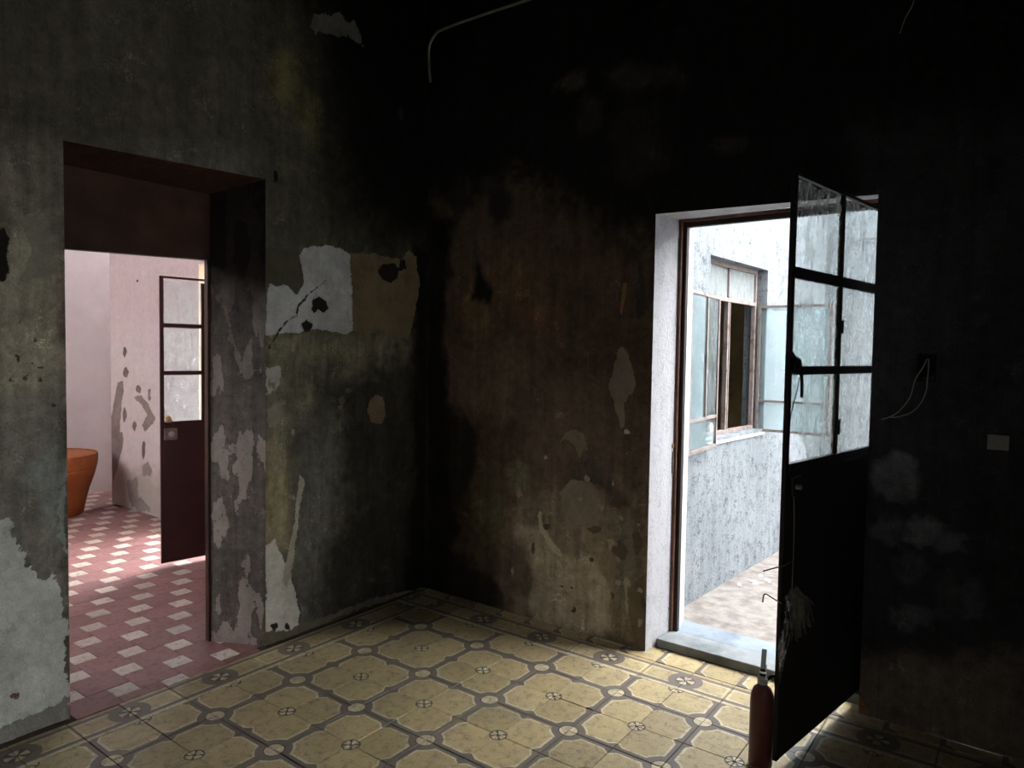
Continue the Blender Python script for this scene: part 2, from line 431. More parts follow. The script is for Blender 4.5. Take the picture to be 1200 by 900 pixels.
# ---------------------------------------------------------------- stain and hole outlines on the walls, metres: (layer, outline, colour, softness, raggedness)
LEFT_STAINS_HOLES = [
    (0, [(-1.719, 2.936), (1.069, 4.379), (1.108, 2.195), (-0.277, 2.004), (-0.277, 2.462), (-1.733, 2.174)], (84, 81, 68), 0.1, 0.05),
    (0, [(-1.732, 2.201), (-1.167, 2.219), (-1.169, 1.988), (-1.274, 2.003), (-1.74, 1.787)], (120, 116, 102), 0.12, 0.06),
    (0, [(-1.74, 1.787), (-1.358, 1.927), (-1.26, 1.99), (-1.174, 1.855), (-1.18, 1.286), (-1.75, 1.256)], (160, 154, 136), 0.05, 0.06),
    (0, [(-1.75, 1.256), (-1.18, 1.353), (-1.175, 0.429), (-1.319, 0.704), (-1.756, 0.945)], (140, 136, 126), 0.04, 0.05),
    (0, [(-1.298, 1.023), (-1.233, 1.138), (-1.18, 1.083), (-1.197, 0.676), (-1.243, 0.821)], (150, 155, 150), 0.03, 0.04),
    (0, [(-0.277, 1.584), (0.229, 1.591), (0.801, 1.566), (0.657, 1.331), (0.201, 1.317), (-0.132, 1.105), (-0.277, 0.513)], (128, 124, 104), 0.05, 0.06),
    (0, [(-0.277, 1.031), (-0.105, 0.925), (-0.131, 0.481), (-0.277, 0.426)], (150, 140, 112), 0.05, 0.04),
    (0, [(-0.105, 0.925), (0.324, 1.217), (0.397, 0.066), (-0.077, 0.013), (-0.104, 0.476)], (106, 104, 97), 0.07, 0.07),
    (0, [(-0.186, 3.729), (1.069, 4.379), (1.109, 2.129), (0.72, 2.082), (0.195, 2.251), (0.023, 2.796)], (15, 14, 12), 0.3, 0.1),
    (0, [(-0.027, 1.413), (0.386, 1.337), (0.875, 1.675), (1.107, 2.239), (1.157, -0.552), (-0.022, -0.028), (0.06, 0.347), (0.266, 0.591), (0.202, 1.08), (0.029, 1.23)], (62, 59, 54), 0.12, 0.1),
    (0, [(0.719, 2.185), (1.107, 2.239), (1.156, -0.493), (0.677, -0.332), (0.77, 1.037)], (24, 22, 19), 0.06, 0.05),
    (0, [(-0.095, 2.912), (-0.098, 2.839), (-0.142, 2.749), (-0.181, 2.749), (-0.209, 2.795), (-0.233, 2.867), (-0.212, 2.946), (-0.177, 3.013), (-0.14, 3.005), (-0.099, 3.003)], (112, 106, 74), 0.05, 0.05),
    (0, [(0.034, 2.712), (0.022, 2.629), (-0.003, 2.584), (-0.039, 2.563), (-0.049, 2.615), (-0.067, 2.684), (-0.064, 2.773), (-0.036, 2.829), (-0.001, 2.808), (0.029, 2.799)], (100, 96, 64), 0.05, 0.05),
    (1, [(-1.755, 0.987), (-1.373, 0.855), (-1.32, 0.687), (-1.269, 0.568), (-1.233, 0.623), (-1.193, 0.462), (-1.179, 0.378), (-1.168, -0.029), (-1.773, 0.026)], (212, 215, 208), 0.02, 0.035),
    (1, [(-1.175, 0.98), (-1.2, 0.932), (-1.225, 0.852), (-1.196, 0.71), (-1.175, 0.671)], (168, 172, 166), 0.02, 0.03),
    (1, [(-0.258, 1.834), (-0.169, 1.834), (-0.092, 1.788), (-0.049, 1.835), (-0.055, 1.905), (-0.082, 1.986), (-0.05, 2.025), (0.025, 2.048), (0.132, 2.071), (0.214, 2.059), (0.262, 2.032), (0.282, 1.816), (0.283, 1.617), (0.229, 1.591), (0.158, 1.603), (0.016, 1.616), (-0.096, 1.59), (-0.277, 1.575)], (205, 207, 208), 0.02, 0.01),
    (1, [(0.262, 2.041), (0.445, 2.059), (0.524, 2.049), (0.649, 2.048), (0.705, 2.127), (0.771, 2.088), (0.811, 1.936), (0.769, 1.723), (0.712, 1.564), (0.515, 1.62), (0.384, 1.596), (0.284, 1.602)], (132, 119, 94), 0.02, 0.012),
    (1, [(-0.267, 1.406), (-0.198, 1.414), (-0.183, 1.37), (-0.213, 1.306), (-0.253, 1.277), (-0.267, 1.308)], (205, 204, 196), 0.02, 0.01),
    (1, [(-0.277, 0.513), (-0.223, 0.536), (-0.182, 0.457), (-0.093, 0.246), (-0.066, 0.032), (-0.277, 0.006)], (214, 211, 200), 0.02, 0.02),
    (1, [(-0.073, 0.849), (-0.041, 0.818), (-0.078, 0.606), (-0.125, 0.318), (-0.151, 0.262), (-0.177, 0.313), (-0.115, 0.568)], (176, 170, 152), 0.01, 0.004),
    (1, [(0.407, 1.213), (0.452, 1.251), (0.512, 1.228), (0.541, 1.131), (0.5, 1.073), (0.427, 1.088), (0.394, 1.149)], (132, 115, 96), 0.02, 0.004),
    (1, [(0.226, 1.221), (0.224, 1.209), (0.21, 1.2), (0.192, 1.202), (0.186, 1.212), (0.173, 1.224), (0.176, 1.236), (0.191, 1.241), (0.212, 1.243), (0.224, 1.235)], (100, 96, 88), 0.01, 0.004),
    (1, [(0.278, 1.277), (0.269, 1.268), (0.255, 1.265), (0.242, 1.265), (0.232, 1.269), (0.228, 1.278), (0.227, 1.285), (0.242, 1.289), (0.258, 1.29), (0.265, 1.286)], (100, 96, 88), 0.01, 0.004),
    (1, [(0.207, 1.189), (0.207, 1.182), (0.197, 1.177), (0.182, 1.183), (0.168, 1.186), (0.169, 1.191), (0.167, 1.197), (0.182, 1.2), (0.195, 1.2), (0.207, 1.195)], (120, 106, 94), 0.01, 0.004),
    (1, [(-0.022, 3.164), (0.021, 3.233), (0.098, 3.284), (0.177, 3.311), (0.277, 3.3), (0.333, 3.26), (0.345, 3.2), (0.302, 3.203), (0.218, 3.214), (0.104, 3.185), (0.021, 3.141)], (112, 109, 100), 0.02, 0.03),
    (1, [(0.667, 2.925), (0.668, 2.905), (0.647, 2.87), (0.632, 2.877), (0.618, 2.892), (0.611, 2.909), (0.617, 2.936), (0.631, 2.941), (0.645, 2.956), (0.66, 2.943)], (50, 48, 46), 0.01, 0.01),
    (1, [(-1.308, 1.96), (-1.252, 2.001), (-1.212, 1.932), (-1.201, 1.812), (-1.22, 1.751), (-1.277, 1.762), (-1.322, 1.742), (-1.304, 1.839)], (142, 140, 124), 0.02, 0.03),
    (1, [(-0.267, 1.201), (-0.193, 1.24), (-0.158, 1.204), (-0.223, 1.112), (-0.267, 1.094)], (150, 146, 132), 0.02, 0.02),
    (2, [(0.01, 1.737), (0.016, 1.774), (0.054, 1.785), (0.099, 1.766), (0.117, 1.73), (0.083, 1.701), (0.049, 1.717), (0.021, 1.697), (-0.001, 1.719)], (44, 42, 37), 0.02, 0.003),
    (2, [(-0.06, 1.635), (-0.028, 1.659), (0.011, 1.638), (-0.006, 1.606), (-0.043, 1.596)], (44, 42, 37), 0.02, 0.003),
    (2, [(0.465, 1.963), (0.511, 2.008), (0.593, 2.022), (0.635, 1.996), (0.622, 1.939), (0.567, 1.908), (0.505, 1.918)], (40, 38, 30), 0.02, 0.004),
    (2, [(0.635, 2.047), (0.684, 2.057), (0.699, 2.008), (0.649, 1.987)], (30, 28, 24), 0.02, 0.003),
    (2, [(-0.277, 2.013), (-0.174, 2.009), (-0.082, 1.999), (-0.066, 1.944), (-0.044, 1.858), (-0.081, 1.811), (-0.102, 1.796), (-0.143, 1.84), (-0.204, 1.822), (-0.277, 1.832)], (92, 90, 74), 0.02, 0.004),
    (2, [(-0.256, 1.507), (-0.19, 1.598), (-0.145, 1.646), (-0.088, 1.676), (-0.077, 1.726), (-0.02, 1.786), (0.117, 1.89), (0.115, 1.892), (-0.025, 1.791), (-0.085, 1.728), (-0.095, 1.68), (-0.151, 1.652), (-0.197, 1.601), (-0.259, 1.509)], (60, 58, 52), 0.01, 0.001),
    (2, [(-1.411, 1.925), (-1.369, 1.931), (-1.35, 1.896), (-1.362, 1.851), (-1.355, 1.776), (-1.379, 1.736), (-1.413, 1.758)], (36, 34, 30), 0.02, 0.004),  # hole in the plaster, the shade inside it painted as colour
    (2, [(-0.229, 2.389), (-0.209, 2.394), (-0.204, 2.344), (-0.229, 2.331)], (12, 11, 10), 0.01, 0.001),  # small hole, its inner shade put in as colour
    (2, [(-1.345, 0.165), (-1.348, 0.156), (-1.357, 0.153), (-1.368, 0.161), (-1.377, 0.169), (-1.385, 0.18), (-1.372, 0.183), (-1.368, 0.183), (-1.357, 0.181), (-1.351, 0.174)], (120, 90, 80), 0.01, 0.004),
    (2, [(-0.205, 0.076), (-0.208, 0.067), (-0.216, 0.063), (-0.228, 0.066), (-0.237, 0.076), (-0.244, 0.088), (-0.241, 0.099), (-0.228, 0.1), (-0.217, 0.099), (-0.205, 0.086)], (50, 48, 44), 0.01, 0.004),
    (2, [(-0.126, 0.051), (-0.13, 0.039), (-0.14, 0.033), (-0.151, 0.042), (-0.164, 0.051), (-0.165, 0.063), (-0.161, 0.073), (-0.153, 0.083), (-0.138, 0.075), (-0.129, 0.063)], (50, 48, 44), 0.01, 0.004),
    (2, [(-0.277, 0.067), (-0.13, 0.039), (-0.066, 0.055), (0.208, 0.045), (0.463, 0.048), (0.9, -0.017), (0.333, 0.009), (-0.277, -0.012)], (112, 105, 90), 0.02, 0.015),
    (2, [(-1.515, 0.082), (-1.328, 0.057), (-1.24, 0.078), (-1.185, 0.102), (-1.168, -0.029), (-1.567, -0.03)], (146, 144, 134), 0.03, 0.04),
    (1, [(-1.278, 1.436), (-1.282, 1.432), (-1.292, 1.43), (-1.296, 1.435), (-1.298, 1.439), (-1.292, 1.439), (-1.284, 1.442)], (84, 82, 74), 0.01, 0.004),
    (1, [(-1.414, 1.405), (-1.417, 1.4), (-1.419, 1.391), (-1.421, 1.401), (-1.419, 1.408), (-1.418, 1.412), (-1.415, 1.41)], (172, 168, 154), 0.01, 0.004),
    (1, [(-1.335, 1.397), (-1.335, 1.393), (-1.339, 1.384), (-1.343, 1.393), (-1.342, 1.4), (-1.339, 1.404), (-1.334, 1.405)], (172, 168, 154), 0.01, 0.004),
    (1, [(-1.304, 1.379), (-1.303, 1.372), (-1.314, 1.369), (-1.319, 1.375), (-1.321, 1.381), (-1.313, 1.387), (-1.307, 1.382)], (84, 82, 74), 0.01, 0.004),
    (2, [(-1.294, 1.397), (-1.296, 1.393), (-1.299, 1.392), (-1.301, 1.393), (-1.302, 1.4), (-1.298, 1.405), (-1.296, 1.401)], (172, 168, 154), 0.01, 0.004),
    (2, [(-1.339, 1.481), (-1.34, 1.477), (-1.344, 1.476), (-1.344, 1.479), (-1.349, 1.482), (-1.344, 1.484), (-1.34, 1.482)], (172, 168, 154), 0.01, 0.004),
    (2, [(-1.324, 1.446), (-1.327, 1.441), (-1.335, 1.434), (-1.34, 1.442), (-1.342, 1.449), (-1.334, 1.458), (-1.326, 1.452)], (84, 82, 74), 0.01, 0.004),
    (1, [(-1.322, 1.463), (-1.325, 1.453), (-1.331, 1.457), (-1.334, 1.458), (-1.333, 1.465), (-1.33, 1.472), (-1.324, 1.468)], (84, 82, 74), 0.01, 0.004),
    (1, [(-1.291, 1.35), (-1.29, 1.347), (-1.294, 1.343), (-1.296, 1.349), (-1.298, 1.352), (-1.294, 1.356), (-1.291, 1.353)], (172, 168, 154), 0.01, 0.004),
    (1, [(-1.353, 1.433), (-1.353, 1.428), (-1.357, 1.421), (-1.365, 1.427), (-1.361, 1.438), (-1.357, 1.439), (-1.352, 1.441)], (172, 168, 154), 0.01, 0.004),
    (1, [(-1.242, 1.419), (-1.244, 1.411), (-1.249, 1.409), (-1.257, 1.416), (-1.255, 1.422), (-1.249, 1.432), (-1.244, 1.423)], (172, 168, 154), 0.01, 0.004),
    (2, [(-1.267, 1.327), (-1.273, 1.322), (-1.282, 1.321), (-1.291, 1.322), (-1.293, 1.33), (-1.281, 1.335), (-1.275, 1.331)], (172, 168, 154), 0.01, 0.004),
    (2, [(-1.273, 1.429), (-1.274, 1.42), (-1.281, 1.419), (-1.284, 1.422), (-1.286, 1.433), (-1.281, 1.435), (-1.274, 1.436)], (172, 168, 154), 0.01, 0.004),
    (1, [(-1.348, 1.39), (-1.346, 1.383), (-1.354, 1.382), (-1.36, 1.386), (-1.358, 1.393), (-1.355, 1.398), (-1.35, 1.4)], (172, 168, 154), 0.01, 0.004),
    (1, [(-1.401, 1.354), (-1.403, 1.35), (-1.409, 1.347), (-1.418, 1.353), (-1.419, 1.356), (-1.411, 1.36), (-1.404, 1.36)], (172, 168, 154), 0.01, 0.004),
    (1, [(-1.235, 1.428), (-1.235, 1.424), (-1.24, 1.423), (-1.243, 1.427), (-1.242, 1.431), (-1.241, 1.431), (-1.237, 1.432)], (172, 168, 154), 0.01, 0.004),
    (2, [(-1.325, 1.462), (-1.326, 1.459), (-1.334, 1.455), (-1.338, 1.457), (-1.337, 1.464), (-1.333, 1.473), (-1.323, 1.468)], (84, 82, 74), 0.01, 0.004),
    (2, [(-1.4, 1.376), (-1.409, 1.368), (-1.413, 1.369), (-1.419, 1.372), (-1.418, 1.38), (-1.413, 1.389), (-1.407, 1.386)], (84, 82, 74), 0.01, 0.004),
    (2, [(-1.299, 1.39), (-1.303, 1.384), (-1.308, 1.384), (-1.315, 1.388), (-1.314, 1.393), (-1.308, 1.396), (-1.299, 1.397)], (84, 82, 74), 0.01, 0.004),
    (2, [(-1.432, 1.488), (-1.437, 1.482), (-1.441, 1.479), (-1.445, 1.482), (-1.442, 1.493), (-1.441, 1.497), (-1.433, 1.493)], (84, 82, 74), 0.01, 0.004),
    (1, [(-1.336, 1.313), (-1.339, 1.309), (-1.345, 1.311), (-1.348, 1.312), (-1.347, 1.315), (-1.344, 1.318), (-1.338, 1.316)], (172, 168, 154), 0.01, 0.004),
    (1, [(-1.405, 1.524), (-1.407, 1.52), (-1.412, 1.521), (-1.414, 1.522), (-1.415, 1.527), (-1.411, 1.531), (-1.406, 1.53)], (172, 168, 154), 0.01, 0.004),
    (1, [(-1.332, 1.463), (-1.333, 1.456), (-1.339, 1.454), (-1.342, 1.459), (-1.343, 1.466), (-1.339, 1.472), (-1.335, 1.471)], (84, 82, 74), 0.01, 0.004),
    (2, [(-1.21, 1.272), (-1.212, 1.267), (-1.221, 1.264), (-1.228, 1.27), (-1.228, 1.275), (-1.221, 1.283), (-1.214, 1.278)], (84, 82, 74), 0.01, 0.004),
    (1, [(-1.35, 1.56), (-1.352, 1.552), (-1.356, 1.553), (-1.361, 1.556), (-1.359, 1.563), (-1.356, 1.566), (-1.352, 1.562)], (172, 168, 154), 0.01, 0.004),
    (2, [(-1.353, 1.498), (-1.358, 1.494), (-1.366, 1.487), (-1.372, 1.495), (-1.369, 1.5), (-1.365, 1.5), (-1.359, 1.501)], (172, 168, 154), 0.01, 0.004),
    (2, [(-1.252, 1.378), (-1.255, 1.374), (-1.265, 1.372), (-1.269, 1.375), (-1.272, 1.38), (-1.265, 1.391), (-1.258, 1.385)], (84, 82, 74), 0.01, 0.004),
    (2, [(-1.314, 1.422), (-1.32, 1.417), (-1.325, 1.413), (-1.332, 1.416), (-1.332, 1.426), (-1.325, 1.429), (-1.317, 1.431)], (172, 168, 154), 0.01, 0.004),
    (1, [(-1.34, 1.382), (-1.341, 1.379), (-1.346, 1.379), (-1.347, 1.38), (-1.35, 1.383), (-1.346, 1.385), (-1.341, 1.384)], (172, 168, 154), 0.01, 0.004),
    (2, [(-1.263, 1.538), (-1.266, 1.531), (-1.27, 1.53), (-1.276, 1.534), (-1.275, 1.541), (-1.27, 1.545), (-1.263, 1.546)], (172, 168, 154), 0.01, 0.004),
    (2, [(-1.361, 1.348), (-1.363, 1.343), (-1.365, 1.343), (-1.368, 1.346), (-1.368, 1.351), (-1.365, 1.353), (-1.361, 1.353)], (172, 168, 154), 0.01, 0.004),
    (1, [(-1.253, 1.462), (-1.255, 1.455), (-1.263, 1.449), (-1.265, 1.457), (-1.269, 1.464), (-1.262, 1.469), (-1.25, 1.469)], (172, 168, 154), 0.01, 0.004),
    (1, [(-1.25, 1.374), (-1.259, 1.364), (-1.266, 1.366), (-1.273, 1.369), (-1.276, 1.378), (-1.265, 1.383), (-1.257, 1.377)], (84, 82, 74), 0.01, 0.004),
    (1, [(-1.344, 1.368), (-1.35, 1.361), (-1.358, 1.365), (-1.366, 1.367), (-1.37, 1.371), (-1.358, 1.378), (-1.351, 1.372)], (84, 82, 74), 0.01, 0.004),
    (1, [(-1.339, 1.541), (-1.341, 1.539), (-1.344, 1.536), (-1.347, 1.539), (-1.346, 1.542), (-1.344, 1.542), (-1.342, 1.542)], (84, 82, 74), 0.01, 0.004),
    (1, [(-1.377, 1.449), (-1.379, 1.445), (-1.382, 1.442), (-1.387, 1.446), (-1.386, 1.452), (-1.383, 1.454), (-1.38, 1.456)], (172, 168, 154), 0.01, 0.004),
    (2, [(-1.272, 1.526), (-1.27, 1.52), (-1.277, 1.519), (-1.281, 1.522), (-1.28, 1.528), (-1.277, 1.532), (-1.273, 1.534)], (84, 82, 74), 0.01, 0.004),
    (1, [(-1.263, 1.379), (-1.266, 1.366), (-1.271, 1.37), (-1.273, 1.375), (-1.275, 1.384), (-1.271, 1.392), (-1.265, 1.387)], (172, 168, 154), 0.01, 0.004),
    (1, [(-1.287, 1.514), (-1.289, 1.51), (-1.293, 1.509), (-1.296, 1.512), (-1.296, 1.515), (-1.292, 1.517), (-1.287, 1.517)], (172, 168, 154), 0.01, 0.004),
    (1, [(-1.307, 1.342), (-1.306, 1.337), (-1.31, 1.337), (-1.313, 1.34), (-1.311, 1.345), (-1.31, 1.347), (-1.306, 1.349)], (172, 168, 154), 0.01, 0.004),
    (2, [(-1.348, 1.476), (-1.352, 1.469), (-1.359, 1.467), (-1.367, 1.473), (-1.362, 1.478), (-1.359, 1.482), (-1.351, 1.48)], (84, 82, 74), 0.01, 0.004),
    (2, [(-1.348, 1.388), (-1.351, 1.379), (-1.355, 1.378), (-1.357, 1.384), (-1.359, 1.394), (-1.356, 1.398), (-1.35, 1.396)], (84, 82, 74), 0.01, 0.004),
    (1, [(-1.413, 1.4), (-1.416, 1.393), (-1.419, 1.387), (-1.418, 1.396), (-1.42, 1.403), (-1.418, 1.412), (-1.415, 1.406)], (84, 82, 74), 0.01, 0.004),
    (2, [(-1.248, 1.417), (-1.253, 1.412), (-1.262, 1.413), (-1.271, 1.415), (-1.274, 1.421), (-1.26, 1.422), (-1.251, 1.42)], (84, 82, 74), 0.01, 0.004),
    (2, [(-1.308, 1.395), (-1.309, 1.39), (-1.321, 1.39), (-1.33, 1.394), (-1.327, 1.399), (-1.323, 1.399), (-1.313, 1.4)], (172, 168, 154), 0.01, 0.004),
    (1, [(-0.182, 1.252), (-0.18, 1.24), (-0.187, 1.243), (-0.192, 1.249), (-0.198, 1.257), (-0.187, 1.256), (-0.182, 1.261)], (160, 154, 136), 0.01, 0.004),
    (1, [(-0.108, 0.736), (-0.11, 0.723), (-0.117, 0.711), (-0.129, 0.725), (-0.125, 0.748), (-0.117, 0.755), (-0.11, 0.751)], (160, 154, 136), 0.01, 0.004),
    (1, [(-0.151, 1.229), (-0.163, 1.226), (-0.172, 1.223), (-0.178, 1.228), (-0.182, 1.233), (-0.172, 1.239), (-0.165, 1.234)], (160, 154, 136), 0.01, 0.004),
    (1, [(-0.234, 0.774), (-0.24, 0.761), (-0.247, 0.755), (-0.251, 0.767), (-0.249, 0.783), (-0.247, 0.79), (-0.238, 0.794)], (160, 154, 136), 0.01, 0.004),
    (1, [(-0.215, 1.213), (-0.212, 1.196), (-0.228, 1.183), (-0.239, 1.209), (-0.234, 1.224), (-0.227, 1.229), (-0.222, 1.236)], (160, 154, 136), 0.01, 0.004),
    (1, [(-0.165, 0.902), (-0.167, 0.885), (-0.179, 0.882), (-0.187, 0.899), (-0.189, 0.909), (-0.179, 0.922), (-0.167, 0.921)], (160, 154, 136), 0.01, 0.004),
    (1, [(-0.257, 1.278), (-0.261, 1.272), (-0.274, 1.272), (-0.282, 1.275), (-0.282, 1.281), (-0.274, 1.284), (-0.262, 1.284)], (160, 154, 136), 0.01, 0.004),
    (1, [(-0.124, 0.74), (-0.128, 0.729), (-0.136, 0.729), (-0.142, 0.737), (-0.143, 0.748), (-0.136, 0.76), (-0.132, 0.752)], (160, 154, 136), 0.01, 0.004),
    (1, [(-0.211, 1.492), (-0.215, 1.486), (-0.221, 1.483), (-0.227, 1.489), (-0.226, 1.495), (-0.221, 1.505), (-0.215, 1.494)], (160, 154, 136), 0.01, 0.004),
    (1, [(-0.157, 0.621), (-0.16, 0.603), (-0.17, 0.606), (-0.182, 0.615), (-0.179, 0.63), (-0.169, 0.644), (-0.161, 0.643)], (160, 154, 136), 0.01, 0.004),
    (1, [(-0.182, 1.009), (-0.184, 0.993), (-0.194, 0.99), (-0.201, 1.006), (-0.202, 1.016), (-0.194, 1.029), (-0.184, 1.029)], (160, 154, 136), 0.01, 0.004),
    (1, [(-0.155, 0.688), (-0.157, 0.684), (-0.163, 0.679), (-0.165, 0.687), (-0.168, 0.695), (-0.162, 0.701), (-0.155, 0.698)], (160, 154, 136), 0.01, 0.004),
    (1, [(-0.171, 1.35), (-0.173, 1.337), (-0.182, 1.324), (-0.196, 1.337), (-0.191, 1.361), (-0.182, 1.368), (-0.174, 1.365)], (160, 154, 136), 0.01, 0.004),
    (1, [(-0.105, 1.076), (-0.113, 1.056), (-0.118, 1.069), (-0.123, 1.065), (-0.123, 1.086), (-0.117, 1.092), (-0.105, 1.088)], (160, 154, 136), 0.01, 0.004),
    (1, [(-0.239, 1.332), (-0.243, 1.311), (-0.249, 1.317), (-0.252, 1.318), (-0.253, 1.341), (-0.25, 1.36), (-0.242, 1.348)], (160, 154, 136), 0.01, 0.004),
    (1, [(-0.212, 0.763), (-0.212, 0.76), (-0.219, 0.756), (-0.222, 0.76), (-0.223, 0.767), (-0.218, 0.774), (-0.212, 0.769)], (160, 154, 136), 0.01, 0.004),
    (1, [(-0.219, 1.303), (-0.221, 1.283), (-0.226, 1.279), (-0.229, 1.293), (-0.23, 1.312), (-0.226, 1.335), (-0.223, 1.323)], (160, 154, 136), 0.01, 0.004),
    (1, [(-0.203, 1.025), (-0.212, 1.005), (-0.215, 1.004), (-0.222, 1.02), (-0.222, 1.038), (-0.216, 1.038), (-0.209, 1.045)], (160, 154, 136), 0.01, 0.004),
    (1, [(-0.21, 0.902), (-0.213, 0.888), (-0.219, 0.884), (-0.224, 0.896), (-0.22, 0.905), (-0.219, 0.913), (-0.213, 0.92)], (160, 154, 136), 0.01, 0.004),
    (1, [(-0.191, 0.694), (-0.195, 0.678), (-0.204, 0.673), (-0.21, 0.689), (-0.206, 0.699), (-0.203, 0.709), (-0.195, 0.717)], (160, 154, 136), 0.01, 0.004),
    (1, [(-0.099, 0.728), (-0.101, 0.72), (-0.112, 0.72), (-0.12, 0.723), (-0.119, 0.738), (-0.112, 0.742), (-0.103, 0.74)], (160, 154, 136), 0.01, 0.004),
    (1, [(-0.097, 1.525), (-0.1, 1.502), (-0.114, 1.492), (-0.123, 1.512), (-0.116, 1.534), (-0.113, 1.539), (-0.1, 1.539)], (160, 154, 136), 0.01, 0.004),
    (1, [(-0.145, 1.411), (-0.144, 1.391), (-0.15, 1.395), (-0.154, 1.398), (-0.154, 1.422), (-0.15, 1.428), (-0.143, 1.434)], (160, 154, 136), 0.01, 0.004),
    (1, [(-0.151, 0.918), (-0.155, 0.904), (-0.166, 0.899), (-0.176, 0.908), (-0.176, 0.928), (-0.166, 0.953), (-0.154, 0.933)], (160, 154, 136), 0.01, 0.004),
]
